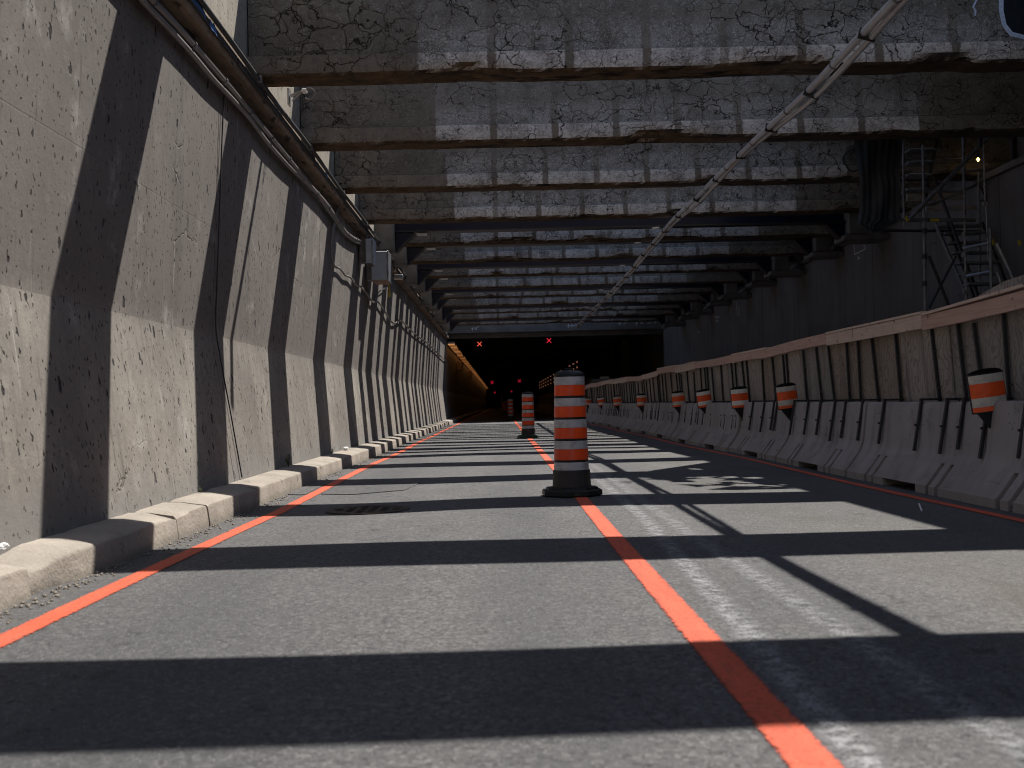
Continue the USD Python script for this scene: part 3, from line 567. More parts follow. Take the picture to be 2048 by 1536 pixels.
# navy steel girders between the concrete beams, with knee plates, on concrete corbels
for k in range(4, 13):
    low = (k % 2 == 0); yc_ = REAR(k) + (1.35 if low else 1.25); zb = 4.67 if low else 4.80; w, H = .30, .62
    lab = {4: 'first navy steel girder, between fourth and fifth concrete beams', 12: 'last navy steel girder, nearest the dark tunnel mouth'}.get(k) or f"{ {5:'second',6:'third',7:'fourth',8:'fifth',9:'sixth',10:'seventh',11:'eighth'}[k]} navy steel girder, counted from the front towards the tunnel mouth"
    s = thing('steel_girder', lab, 'steel girder', (0, yc_, zb), group='navy steel girders between the concrete beams')
    part(s, 'bottom_plate', box(-2.5, 8.3, -w / 2, w / 2, 0, .03), 'navy_edge'); part(s, 'web', box(-2.5, 8.3, -.012, .012, .0305, H - .0305), 'navy_steel'); part(s, 'top_plate', box(-2.5, 8.3, -w / 2, w / 2, H - .03, H), 'navy_steel')
    for xs_, sg in ((-2.18, 1), (7.6 if low else 7.75, -1)):
        tri = shapely.Polygon([(0, -.42), (0, -.002), (sg * .40, -.002), (sg * .36, -.06), (sg * .02, -.42)]); t = trimesh.creation.extrude_polygon(tri, .03, engine='earcut'); v = t.vertices.copy(); t.vertices = np.stack([v[:, 0] + xs_, v[:, 2] - .10, v[:, 1]], 1)
        t2 = t.copy(); t2.vertices[:, 1] += .17; part(s, 'knee_plate', cat(t, t2), 'navy_steel')
        part(s, 'knee_flange', flat((xs_ + sg * .01, 0, -.43), (xs_ + sg * .40, 0, -.02), .26, .02, (0, 0, 1)), 'navy_edge')
    part(s, 'bolt_plate', box(-1.72, -1.50, -.15, .10, -.055, -.035), 'galvanised'); part(s, 'bolt_plate', box(3.4, 3.55, -.15, .05, -.03, -.01), 'galvanised')
    for side in (0, 1):
        if side == 0: part(left, 'corbel', bev(-2.60, -2.19, yc_ - .30, yc_ + .30, 4.26 if low else 4.36, 5.02, .03), 'corbel_concrete')
        else:
            part(right, 'corbel', bev(7.62 if low else 7.80, 8.06 if low else 8.2, yc_ - .30, yc_ + .30, 4.38 if low else 4.44, 5.06, .03), 'corbel_concrete'); part(right, 'corbel_foot', bev(7.5, 8.5, yc_ - .36, yc_ + .36, 4.26, 4.375, .02) if low else bev(7.7, 8.5, yc_ - .36, yc_ + .36, 4.32, 4.435, .02), 'corbel_concrete')

# ------------------------------------------------------------------ tunnel beyond
tun = thing('tunnel', 'black road tunnel mouth with orange lit left wall', 'tunnel', (0, PORTAL, 0))
TE = 420.0
sec = [(-3.4, -.2), (-2.60, -.2)] + [(float(wallX(z)), z) for z in (.2, 1.0, 1.65, 2.6, 4.2)] + [(-2.72, 5.6), (-3.4, 5.6)]
tj = [PORTAL] + [PORTAL + 5.9 * (k + 1) for k in range(20)] + [TE]
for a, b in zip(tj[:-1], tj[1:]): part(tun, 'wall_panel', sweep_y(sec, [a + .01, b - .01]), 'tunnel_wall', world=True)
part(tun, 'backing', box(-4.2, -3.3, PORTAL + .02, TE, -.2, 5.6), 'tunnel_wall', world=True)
part(tun, 'wall', box(8.9, 9.9, PORTAL + .02, TE, -.2, 5.6), 'ceiling_concrete', world=True)
part(tun, 'ceiling', box(-4.2, 9.9, PORTAL + .5, TE, 5.45, 5.9), 'ceiling_concrete', world=True)
part(tun, 'end_wall', box(-4.2, 9.9, TE, TE + .5, -.2, 5.9), 'ceiling_concrete', world=True)
part(tun, 'header', box(-2.70, 8.48, PORTAL + .03, PORTAL + .45, 4.60, 6.3), 'ceiling_concrete', 'grey header beam over the tunnel mouth', world=True)
part(tun, 'header_lintel', box(-2.69, 8.47, PORTAL + .46, PORTAL + .9, 4.35, 5.44), 'ceiling_concrete', world=True)
for k in range(7): part(tun, 'ceiling_girder', box(-2.7, 8.9, PORTAL + 7 + 8 * k, PORTAL + 7.5 + 8 * k, 4.95, 5.445), 'ceiling_concrete', world=True)
part(tun, 'column', bev(8.15, 8.6, 69.5, 70.0, 0, 4.94, .03), 'corbel_concrete', world=True)
yh = PORTAL + .029
strokes = [[(943, 657), (947, 656)], [(945, 657), (945, 661)], [(949, 657), (952, 655), (953, 659), (950, 660)], [(955, 655), (958, 653)]], [[(1134, 652), (1141, 651)], [(1137, 648), (1137, 655)], [(1143, 655), (1144, 649), (1148, 653), (1152, 648), (1153, 654)]], [[(1236, 648), (1243, 647)], [(1240, 645), (1240, 650)], [(1247, 649), (1252, 645)]], [[(1270, 648), (1275, 645)], [(1273, 644), (1274, 650)], [(1281, 648), (1283, 644), (1287, 648)], [(1295, 647), (1302, 645)], [(1308, 647), (1312, 643)]]
for gset in strokes: part(tun, 'chalk_mark', cat(*[on_face(px_face(s_, yh), .022, .004, yh) for s_ in gset]), 'chalk', world=True)
# chalk marks high on the right wall, below the corbels
def on_right(pts, w=.02):
    out = []
    q = [at(a, b, X=8.5) for a, b in pts]; line = shapely.LineString([(p[1], p[2]) for p in q]).buffer(w / 2); m = trimesh.creation.extrude_polygon(line, .004, engine='earcut')
    v = m.vertices.copy(); m.vertices = np.stack([8.499 - v[:, 2], v[:, 0], v[:, 1]], 1); return m
for gset in ([[(1708, 489), (1709, 508)], [(1709, 509), (1731, 498)], [(1716, 513), (1720, 516), (1716, 518)], [(1728, 490), (1732, 496)]], [[(1429, 634), (1439, 634)], [(1434, 630), (1434, 640)], [(1431, 642), (1437, 642)]], [[(1459, 610), (1459, 630)], [(1460, 620), (1464, 616)]], [[(1473, 604), (1475, 632)], [(1476, 614), (1479, 622), (1478, 632)]], [[(1395, 650), (1397, 662)], [(1398, 645), (1400, 655)], [(1395, 664), (1399, 664)]]):
    part(right, 'chalk_mark', cat(*[on_right(s_) for s_ in gset]), 'chalk')

# ------------------------------------------------------------------ precast barriers along the right
def barrier_mesh():
    sec = [(0, 0), (0, .075), (.02, .09), (.155, .27), (.19, .34), (.212, .42), (.262, .81), (.285, .83), (.415, .83), (.438, .81), (.488, .42), (.51, .34), (.545, .27), (.68, .09), (.70, .075), (.70, 0)]
    poly = m3.CrossSection([[(a, b) for a, b in sec[::-1]]]); L = 2.958
    mm = m3.Manifold.extrude(poly, L).rotate((90, 0, 0)).translate((0, L, 0)) if True else None
    def cube(x0, x1, y0, y1, z0, z1): return m3.Manifold.cube((x1 - x0, y1 - y0, z1 - z0)).translate((x0, y0, z0))
    for y in (.52, .72, 2.12, 2.32): mm = mm - cube(-.1, .19, y, y + .075, -.1, .275)
    mm = mm - cube(-.1, .8, 1.02, 1.85, -.1, .075)
    mm = mm - cube(.3, .4, -.1, .03, -.1, 1) - cube(.3, .4, L - .03, L + .1, -.1, 1)
    m = mm.to_mesh(); return trimesh.Trimesh(m.vert_properties[:, :3], m.tri_verts, process=False)
BX = 3.82
bar_y = [8.7 + 3.0 * k for k in range(-2, 36)]
ordn = ['first', 'second', 'third', 'fourth', 'fifth', 'sixth', 'seventh', 'eighth', 'ninth', 'tenth', 'eleventh', 'twelfth', 'thirteenth', 'fourteenth', 'fifteenth', 'sixteenth', 'seventeenth', 'eighteenth', 'nineteenth', 'twentieth']
def barrier_label(i):
    if i == 0: return 'concrete barrier beside the camera, mostly outside the picture at right'
    if i == 1: return 'nearest concrete barrier, cut by the right edge, under the largest striped marker panel'
    if i - 1 < 16: return f'{ordn[i-1]} concrete barrier counted from the right edge, in the row before the plywood hoarding'
    return 'dark concrete barrier far inside the tunnel'
b0 = thing('concrete_barrier', barrier_label(0), 'concrete barrier', (BX, bar_y[0], 0), group='precast barriers along the right lane edge')
bb = part(b0, 'body', barrier_mesh(), 'barrier_concrete', smooth=24)
part(bb, 'lifting_loop', tube([(.35, .7, .80), (.35, .7, .845), (.35, .76, .86), (.35, .82, .845), (.35, .82, .80)], .008, 6), 'dark_steel')
for i, y in enumerate(bar_y[1:], 1):
    copy_of(b0, 'concrete_barrier', barrier_label(i), (BX + rng.uniform(-.02, .02), y + .004, float(bumpz(3.9, y + 1.5))), rotz=rng.uniform(-.4, .4))

# ------------------------------------------------------------------ plywood hoarding behind the barriers
fence = thing('hoarding', 'long plywood hoarding with a timber cap, standing behind the concrete barriers', 'hoarding', (4.3, 8, 0))
FT = lambda y: 1.615 + .018 * math.sin(.33 * y) + .018 * math.sin(.9 * y + 2) + .05 * math.exp(-((y - 7) / 4) ** 2)
fx = lambda z: 4.30 - .055 * (z - .83)
y = 2.6
while y < 116:
    w_ = 1.21 if y < 58 else 2.43; a, b = y + .006, y + w_ - .006; t0, t1 = FT(a) - .03, FT(b) - .03; dx = rng.uniform(-.006, .006)
    V = [(fx(z) + dx + o, yy, z) for o in (0, .019) for yy, z in ((a, .55), (b, .55), (b, t1), (a, t0))]
    part(fence, 'panel', trimesh.convex.convex_hull(np.array(V)), rng.choice(['plywood', 'plywood', 'plywood_grey', 'plywood_brown']), world=True); y += w_
y = 1.8; k = 0
while y < 116:
    Lc = rng.choice([2.44, 3.05, 3.66, 2.9]) if y < 60 else 4.8; a, b = y + .004, y + Lc - .004
    z0, z1 = FT(a) + rng.uniform(-.02, .02), FT(b) + rng.uniform(-.02, .02); dz = .14 if y < 60 else .12
    n = 5; ys = np.linspace(a, b, n); bow = .025 * rng.uniform(-1, 1); zs = z0 + (z1 - z0) * np.linspace(0, 1, n) + bow * np.sin(np.linspace(0, math.pi, n))
    V, Fc = [], []
    for yy, zz in zip(ys, zs):
        x0 = fx(zz) - .062; V += [(x0, yy, zz - dz / 2), (x0 + .038, yy, zz - dz / 2), (x0 + .038, yy, zz + dz / 2), (x0, yy, zz + dz / 2)]
    for i in range(n - 1):
        for j in range(4):
            p, q = i * 4 + j, i * 4 + (j + 1) % 4; Fc += [(p, q, q + 4), (p, q + 4, p + 4)]
    e = (n - 1) * 4; Fc += [(0, 2, 1), (0, 3, 2), (e, e + 1, e + 2), (e, e + 2, e + 3)]
    m = trimesh.Trimesh(np.array(V), Fc, process=False); m.fix_normals()
    part(fence, 'cap_timber', m, rng.choice(['timber', 'timber', 'timber_pale']), world=True)
    # top board lying flat on the cap
    V2 = [(fx(z0) - .068, yy, zz + dz / 2 + .003 + h) if sgn < 0 else (fx(z0) + .085, yy, zz + dz / 2 + .003 + h) for h in (0, .026) for yy, zz in ((a, zs[0]), (b, zs[-1])) for sgn in (-1, 1)]
    if rng.random() < .75: part(fence, 'cap_board', trimesh.convex.convex_hull(np.array(V2)), 'timber_pale', world=True)
    y += Lc; k += 1
ob = [at(1952, 602, X=4.34), at(2060, 566, X=4.34), at(2060, 545, X=4.34), at(2010, 562, X=4.34), at(1958, 590, X=4.34)]
oy = np.array([(p[1], p[2]) for p in ob]); om = trimesh.creation.extrude_polygon(shapely.Polygon(oy), .02, engine='earcut'); v = om.vertices.copy(); om.vertices = np.stack([4.34 + v[:, 2], v[:, 0], v[:, 1]], 1); om.fix_normals()
part(fence, 'offcut_board', om, 'plywood', 'extra board sticking up behind the cap at the right edge', world=True)
def post(y, tilt, top, strap=True, low=.40):
    """steel stud on the hoarding that hooks over the barrier and runs down its face"""
    zt = FT(y) - top
    ms = [flat((fx(.84) - .022, y, .80), (fx(zt) - .022, y + tilt, zt), .026, .030, (1, 0, 0))]
    if strap:
        bx_ = lambda z: BX + np.interp(z, [.34, .42, .81, .83], [.19, .212, .262, .285]) - .012
        ms += [flat((BX + .255, y - .02, .846), (fx(.84) + .0, y, .846), .032, .02), flat((bx_(.835), y - .02, .856), (bx_(low), y - .02, low), .034, .024, (1, 0, 0))]
    for z in (.95, zt - .25): ms.append(bar((fx(z) - .03, y - .075 + tilt * (z - .8) / (zt - .8), z + .01), (fx(z) - .03, y + tilt * (z - .8) / (zt - .8), z), .006, 5))
    if strap: ms.append(bar((bx_(.6) - .014, y - .02, .6), (bx_(.6) - .03, y - .02, .6), .012, 6))
    return cat(*ms)
for j, yj in enumerate(bar_y):
    if yj > 58: continue
    for q, off in enumerate((.06, .62, 1.02, 1.55, 2.25)):
        yy = yj + off + rng.uniform(-.2, .2)
        if yy < 3: continue
        part(fence, 'post', post(yy, rng.uniform(-.07, .09), rng.choice([.06, .06, .07, .12]), True, rng.uniform(.34, .42)), 'dark_steel', world=True)
part(fence, 'post', post(8.25, .10, .42, False), 'dark_steel', 'short post that stops below the cap, right of the largest striped marker panel', world=True)

# striped marker panels fixed to the barrier joints
def marker(label, loc, tilt, yaw, white, tall=1.0, faded=False):
    t = thing('marker_panel', label, 'marker panel', loc, yaw, (0, tilt), group='striped marker panels on the barriers')
    def slab(z0, z1, m, nm, w=.144, d=.012):
        n = 9; xs = np.linspace(-w, w, n); V = []
        for x in xs:
            yb_ = .05 * (x / w) ** 2
            V += [(x, yb_ - d, z0), (x, yb_ + d, z0), (x, yb_ + d, z1), (x, yb_ - d, z1)]
        Fc = []
        for i in range(n - 1):
            for j in range(4):
                p, q = i * 4 + j, i * 4 + (j + 1) % 4; Fc += [(p, q + 4, q), (p, p + 4, q + 4)]
        e = (n - 1) * 4; Fc += [(0, 1, 2), (0, 2, 3), (e, e + 2, e + 1), (e, e + 3, e + 2)]
        mm = trimesh.Trimesh(np.array(V), Fc, process=False); mm.fix_normals(); part(t, nm, mm, m)
    slab(.0, .330, 'black_rubber', 'back', .148, .010)
    slab(.012, .052, 'panel_orange', 'orange_stripe', .143, .0145); slab(.0523, .128, white, 'white_stripe', .143, .0142); slab(.1283, .247, 'panel_orange', 'orange_stripe', .143, .0145); slab(.2473, .317, white, 'white_stripe', .143, .0142)
    cap = shapely.Polygon([(-.149, .318)] + [(x, .318 + .048 * math.sqrt(max(0, 1 - (x / .151) ** 2))) for x in np.linspace(-.149, .149, 15)] + [(.149, .318)]); cm = trimesh.creation.extrude_polygon(cap, .03, engine='earcut'); v = cm.vertices.copy(); cm.vertices = np.stack([v[:, 0], v[:, 2] - .016 + .05 * (v[:, 0] / .135) ** 2, v[:, 1]], 1); part(t, 'cap', cm, 'black_rubber')
    st = shapely.Polygon([(-.125, .011), (.06, .011), (.028, -.06), (.03, -.22), (-.01, -.22), (-.012, -.17)]); sm = trimesh.creation.extrude_polygon(st, .024, engine='earcut'); v = sm.vertices.copy(); sm.vertices = np.stack([v[:, 0], v[:, 2] + .002, v[:, 1]], 1); part(t, 'stem', sm, 'black_rubber')
    return t
ms_ = [(1980, 8.62, 'panel_white', 'largest striped marker panel, yellowed, at the right edge'), (1576, 14.66, 'panel_white', 'striped marker panel with yellowed white bands, second from the right'), (1480, 17.6, 'panel_white_clean', 'striped marker panel with the cleanest white bands, third from the right'), (1410, 20.6, 'panel_white_clean', 'striped marker panel leaning left, fourth from the right'),
       (1357, 23.6, 'panel_white', 'striped marker panel leaning left, fifth from the right'), (1283, 29.6, 'panel_white', 'dull dark striped marker panel, sixth from the right'), (1235, 35.6, 'panel_white', 'small striped marker panel, seventh from the right'), (1203, 41.6, 'panel_white_clean', 'small striped marker panel, eighth from the right'), (1176, 48.0, 'panel_white', 'smallest striped marker panel, just right of the near striped drum')]
for i, (px, Yb, wm, lab) in enumerate(ms_):
    p = at(px, 800, Y=Yb); tilt = (-7, -6, -4, -8, -5, -2, -6, -9, -4)[i]
    marker(lab, (p[0] + .02, Yb, .735), tilt, (-3, 4, 2, 8, -2, 5, 0, 6, -4)[i], wm)

# tall reflector posts behind the tunnel barriers; bands given a glow of their own
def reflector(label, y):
    t = thing('light_post', label, 'light post', (4.35, y, 0), group='reflector posts with added glow in the tunnel')
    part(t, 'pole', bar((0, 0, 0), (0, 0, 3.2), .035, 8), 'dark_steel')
    for z in (1.35, 2.5, 2.80, 3.10): part(t, 'amber_lamp', lathe([(0, 0), (.045, 0), (.045, .09), (0, .09)], 8).apply_translation((0, 0, z)), 'reflector_glow')
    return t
r0 = reflector('tallest of three reflector posts with added glow showing over the top of the near striped drum', 58.5)
for y, w_ in ((61.5, 'middle'), (64.8, 'lowest')): copy_of(r0, 'light_post', f'{w_} of three reflector posts with added glow showing over the top of the near striped drum', (4.35, y, 0))
for y in np.arange(74, 116, 5.0): copy_of(r0, 'light_post', 'reflector post with added glow in the dark row between the two nearest striped drums', (4.35, y, 0))

# ------------------------------------------------------------------ striped drums
def drum(label, loc, base_mat, rot=0):
    t = thing('traffic_drum', label, 'traffic drum', loc, rot, group='striped traffic drums on the orange lane line')
    base = lathe([(0, 0), (.290, 0), (.300, .006), (.298, .046), (.285, .056), (.262, .058), (.255, .076), (.2, .080), (0, .080)], 8); base.apply_transform(trimesh.transformations.rotation_matrix(math.pi / 8, (0, 0, 1)))
    part(t, 'base', base, base_mat)
    part(t, 'collar', lathe([(0, .081), (.188, .081), (.184, .10), (.178, .232), (.172, .242), (0, .242)], 40), 'brown_rubber', smooth=40)
    rb = lambda z: .1655 - (.1655 - .143) * (z - .24) / .9
    part(t, 'tube', lathe([(0, .243), (rb(.243), .243), (rb(1.13), 1.13), (0, 1.13)], 40), 'black_rubber', smooth=40)
    ring = lambda z0, z1: lathe([(rb(z0) + .0005, z0), (rb(z0) + .0022, z0 + .001), (rb(z1) + .0022, z1 - .001), (rb(z1) + .0005, z1)], 40)
    for k in range(5):
        z1 = 1.130 - k * .2035; part(t, 'white_band', ring(z1 - .078, z1), 'sheet_white', smooth=40)
        if k < 4: part(t, 'orange_band', ring(z1 - .181, z1 - .0785), 'sheet_orange', smooth=40)
    cp = part(t, 'cap', lathe([(.1455, 1.1305), (.147, 1.140), (.1445, 1.155), (.125, 1.178), (.10, 1.189), (.09, 1.191), (0, 1.192)], 40), 'black_rubber', smooth=40)
    part(cp, 'handle', cat(bar((-.035, 0, 1.188), (-.035, 0, 1.204), .007, 6), bar((.035, 0, 1.188), (.035, 0, 1.204), .007, 6), bar((-.04, 0, 1.207), (.04, 0, 1.207), .008, 6)), 'black_rubber')
    part(t, 'foot_mark', box(-.012, .03, -.2795, -.2760, .012, .035), 'green_rubber')
    return t
d1 = drum('nearest orange and white striped drum on a black octagonal foot', (.672, 10.1, float(bumpz(.67, 10.1)) + .007), 'black_rubber', 4)
d2 = drum('second orange and white striped drum, on a green foot', (.722, 27.3, float(bumpz(.72, 27.3)) + .007), 'green_rubber', 20)
far = [(.57, 57.5, 'small striped drum at the edge of the sunlight, third from the front'), (.55, 79, 'tiny striped drum just behind the third one, in the tunnel'), (.52, 97, 'tiny striped drum deep in the tunnel, fifth from the front'), (.5, 118, 'tiny striped drum deep in the tunnel, sixth from the front'), (.45, 142, 'tiny striped drum deep in the tunnel, seventh from the front'), (.4, 170, 'farthest tiny striped drum deep in the tunnel')]
for x, y, lab in far: copy_of(d1, 'traffic_drum', lab, (x, y, .006), rotz=rng.uniform(0, 40))

# ------------------------------------------------------------------ tunnel lamps and lane signals
def lamp(loc, label):
    t = thing('tunnel_lamp', label, 'tunnel lamp', loc, group='row of orange lamps along the left tunnel wall')
    part(t, 'housing', cat(box(-.19, .19, -.62, .62, .03, .14), box(-.19, -.175, -.62, .62, -.02, .03), box(.175, .19, -.62, .62, -.02, .03)), 'dull_steel')
    df = part(t, 'diffuser', box(-.174, .174, -.60, .60, -.016, .029), 'sodium_light')
    for q in range(4): part(df, 'louvre', box(-.174, .174, -.61 + q * .40, -.601 + q * .40, -.034, -.0165), 'box_rust')
    part(t, 'bracket', flat((-.19, 0, .10), (-.30, 0, .10), .05, .04), 'dull_steel')
    return t
l0 = lamp((-2.46, 55.2, 4.06), 'nearest orange tunnel lamp, at the left edge of the tunnel mouth')
for k in range(1, 105):
    copy_of(l0, 'tunnel_lamp', 'orange lamp in the long row along the left tunnel wall', (-2.46 + .02 * math.sin(k * 1.3), 55.2 + 1.5 * k, 4.06 + .012 * math.sin(k * 2.1)))
def box_on_tunnel(px, py, Y, w, h, mat, name, lab, c):
    p = at(px, py, Y=Y); t = thing(name, lab, c, (float(wallX(p[2])), Y, p[2])); cb_ = part(t, 'cabinet', bev(.0, .38, -w, w, -h, h, .03), mat); part(cb_, 'door', bev(.381, .392, -w * .85, w * .85, -h * .85, h * .85, .004), mat); return t
box_on_tunnel(921, 732, 68, .45, .32, 'box_rust', 'equipment_box', 'rust coloured box on the orange lit tunnel wall, nearest the mouth', 'equipment box')
box_on_tunnel(942, 748, 90, .5, .3, 'box_rust', 'equipment_box', 'rust coloured box deeper on the orange lit tunnel wall', 'equipment box')
def signal(label, px, py, Y, mat, s=.20):
    p = at(px, py, Y=Y); t = thing('lane_signal', label, 'lane signal', p, group='red cross lane signals in the tunnel')
    hs = part(t, 'housing', bev(-s * 1.5, s * 1.5, .02, .22, -s * 1.5, s * 1.5, .02), 'dark_steel'); part(t, 'hanger', bar((0, .12, s * 1.5), (0, .12, 5.45 - p[2]), .03, 6), 'dark_steel')
    w = s * .17; part(hs, 'red_cross', cat(flat((-s, 0, -s), (s, 0, s), w, .02, (0, 1, 0)), flat((-s, .003, s), (s, .003, -s), w, .02, (0, 1, 0))), mat)
signal('orange red cross signal, upper left in the tunnel', 959, 688, 69, 'red_light_hot', .14); signal('pink red cross signal, upper right in the tunnel', 1098, 681, 67.5, 'red_light', .14)
signal('smaller red cross signal deeper in the tunnel, left one', 984, 765, 150, 'red_light_far', .20); signal('smaller red cross signal deeper in the tunnel, right one', 1039, 762, 150, 'red_light_far', .20)
signal('red dot of the farthest lane signal, left one', 990, 785, 300, 'red_light_far', .22); signal('red dot of the farthest lane signal, right one', 1023, 783, 300, 'red_light_far', .22)
single('pole', bar((.2, 130, 0), (.2, 130, 2.6), .05, 8), 'panel_white', 'thin pale pole standing left of the far drums in the tunnel', 'pole')

# ------------------------------------------------------------------ cables and pipes
cb = thing('conduit_bundle', 'two long grey conduits strung under the beams into the tunnel', 'conduit', (3.6, 9, 4.5))
pix = [(1870, -80, 8.6), (1790, 0, 9.6), (1620, 180, 12.2), (1500, 290, 15.2), (1436, 352, 17.6), (1380, 408, 20.3), (1345, 440, 22), (1310, 482, 24.8), (1292, 500, 26.5), (1262, 540, 29.5), (1230, 575, 33), (1204, 602, 37.5), (1180, 625, 43), (1160, 645, 49.5), (1152, 656, 53.6)]
P = np.array([EYE + (at(a, b, Y=c) - EYE) * .93 for a, b, c in pix]); P = np.vstack([[P[0][0], -4, P[0][2]], P])
yy = np.linspace(P[0, 1], P[-1, 1], 190); pl = np.stack([np.interp(yy, P[:, 1], P[:, 0]), yy, np.interp(yy, P[:, 1], P[:, 2])], 1)
from scipy.ndimage import gaussian_filter1d
pl[:, 0] = gaussian_filter1d(pl[:, 0], 1.6); pl[:, 2] = gaussian_filter1d(pl[:, 2], 1.6)
q2 = pl + np.stack([.062 + .012 * np.sin(yy * .7), 0 * yy, -.035 + .03 * np.sin(yy * .9 + 1)], 1); q3 = pl + np.stack([.04 + .02 * np.sin(yy * 1.1), 0 * yy, .03 + .012 * np.sin(yy * 1.7)], 1)
part(cb, 'pipe', tube(pl, .040, 10), 'conduit', world=True, smooth=50); part(cb, 'pipe', tube(q2, .032, 10), 'conduit', world=True, smooth=50); part(cb, 'wire', tube(q3, .012, 6), 'dark_steel', world=True)
for k in range(0, 189, 3):
    a, b = pl[k], pl[k] + (pl[k + 1] - pl[k]) * .12; part(cb, 'collar', tube([a, b], .047, 10), 'dull_steel', world=True)
    if k % 6 == 0: part(cb, 'tie', cat(flat(pl[k] + (-.05, 0, .0), q2[k] + (.04, 0, 0), .02, .1)), 'dark_steel', world=True)

up = [(250, -60), (300, 0), (336, 33), (407, 113), (461, 176), (506, 232), (564, 301), (615, 366), (649, 403), (672, 436), (690, 464), (709, 478), (728, 484)]
lo = [(235, -60), (284, 3), (325, 43), (386, 109), (424, 157), (458, 191), (499, 236), (533, 284), (581, 337), (632, 383), (650, 412), (668, 437), (690, 468), (712, 485), (728, 489)]
def smooth_path(P, n, s=1.5):
    P = np.array(P); d = np.r_[0, np.cumsum(np.linalg.norm(np.diff(P, axis=0), axis=1))]; t = np.linspace(0, d[-1], n)
    Q = np.stack([np.interp(t, d, P[:, i]) for i in range(3)], 1); Q2 = np.stack([gaussian_filter1d(Q[:, i], s, mode='nearest') for i in range(3)], 1); Q2[0], Q2[-1] = Q[0], Q[-1]; return Q2
wc = thing('wall_conduit', 'pair of grey conduits sagging along the top of the left wall', 'conduit', (-2.7, 9, 4.1))
A = smooth_path([wall_at(a, b, .07) for a, b in up], 90); B = smooth_path([wall_at(a, b, .06) for a, b in lo], 90)
part(wc, 'pipe', tube(A, .031, 10), 'pipe_grey', world=True, smooth=50); part(wc, 'pipe', tube(B, .025, 10), 'pipe_grey', world=True, smooth=50)
for k in range(4, 88, 7): part(wc, 'clamp', cat(tube([A[k], A[k] + (A[k + 1] - A[k]) * .25], .042, 10), flat(A[k], A[k] - (.09, 0, 0), .03, .03)), 'dull_steel', world=True)
lg = thing('ledge_pipe', 'dark pipe run along the front edge of the left ledge', 'pipe', (-2.5, 9, 4.4))
yl = np.arange(1, 52, .6); part(lg, 'pipe', tube(np.stack([-2.495 + .006 * np.sin(yl), yl, 4.435 + .008 * np.sin(yl * 1.4)], 1), .026, 8), 'dark_steel', world=True, smooth=50)
for k in range(2, 84, 5): part(lg, 'clip', box(-2.535, -2.462, yl[k] - .02, yl[k] + .02, 4.405, 4.470), 'dull_steel', world=True)
c6 = lambda a, b: (650 + a / 5.12, 400 + b / 5.12)
wav = [(688, 383), (680, 398)] + [c6(*q) for q in ((100, 190), (62, 420), (52, 540), (70, 640), (100, 705), (150, 683), (185, 745), (215, 788), (258, 776), (300, 850), (325, 885), (368, 880), (400, 930), (440, 968), (475, 1040), (500, 1055), (540, 1035), (575, 1085), (620, 1150), (660, 1235), (700, 1262), (725, 1262), (758, 1218), (775, 1245), (800, 1250), (830, 1290), (880, 1335), (920, 1370), (980, 1420), (1030, 1450), (1080, 1500), (1120, 1535))] + [(884, 715), (893, 724)]
wv_ = thing('wavy_cable', 'brown cable that drops and then waves along the left wall', 'cable', (-2.75, 15, 3))
C = smooth_path([wall_at(a, b, .05) for a, b in wav], 220, 1.2); part(wv_, 'cable', tube(C, .020, 8), 'pipe_grey', world=True, smooth=50)
for k in (70, 92, 110, 128, 150, 172, 190): part(wv_, 'clip', cat(box(*[f(C[k][i]) for i in range(3) for f in ((lambda c: c - .03), (lambda c: c + .03))])), 'dull_steel', world=True)
dc = thing('drop_cable', 'thin dark cable running down a joint of the left wall', 'cable', (-2.7, 10.4, 3)); D = smooth_path([wall_at(a, b, .02) for a, b in ((449, 178), (446, 230), (442, 330), (438, 450), (434, 560), (431, 640), (432, 668), (446, 745), (462, 830), (484, 955))], 60, 1.0); part(dc, 'cable', tube(D, .007, 6), 'dark_steel', world=True)

# steel tube across the open bay (casts the thin shadow on the wall)
single('steel_tube', tube([(-2.72, 13.5, 6.1), (-.35, 13.05, 6.12)], [.03, .06], 10), 'dull_steel', 'thin steel tube laid across the open bay between the first two beams', 'steel tube')

# junction boxes, bracket, small lamps on the left wall
def jbox(label, p, sx, sy, sz, lidmat, bottom):
    t = thing('junction_box', label, 'junction box', p, group='junction boxes high on the left wall')
    part(t, 'body', bev(0, sx, -sy, sy, -sz, sz, .018), 'box_grey'); ld = part(t, 'lid', bev(sx + .001, sx + .02, -sy * 1.06, sy * 1.06, -sz * 1.04, sz * 1.04, .006), lidmat)
    part(t, 'bottom_plate', box(.02, sx - .02, -sy + .02, sy - .02, -sz - .012, -sz - .001), bottom)
    for s in (-1, 1): part(ld, 'hinge', bar((sx + .02, -sy * 1.07, s * sz * .6), (sx + .02, -sy * 1.07, s * sz * .6 + .06), .012, 6), 'galvanised')
    part(t, 'gland', bar((sx * .5, -sy * .4, sz), (sx * .5, -sy * .4, sz + .06), .02, 8), 'dark_steel'); part(t, 'mounting_rail', box(-.12, -.001, -sy * .5, sy * .5, -sz * .9, sz * .9), 'dull_steel')
    return t
p = wall_at(733, 505, .16); jbox('upper tall narrow junction box on the left wall', p, .14, .22, .24, 'box_grey', 'dark_steel')
p = wall_at(746, 536, .14); jbox('lower larger junction box with rusty underside on the left wall', p, .34, .36, .30, 'galvanised', 'box_rust')
br = thing('cable_bracket', 'metal bracket with a loop of cable behind the end of the nearest beam', 'bracket', at(604, 188, Y=12.9))
part(br, 'arm', cat(flat((-.14, 0, -.02), (.06, 0, .05), .06, .02), flat((-.12, 0, -.09), (.0, 0, .02), .04, .015)), 'galvanised'); part(br, 'plate', box(-.17, -.15, -.06, .06, -.14, .06), 'galvanised')
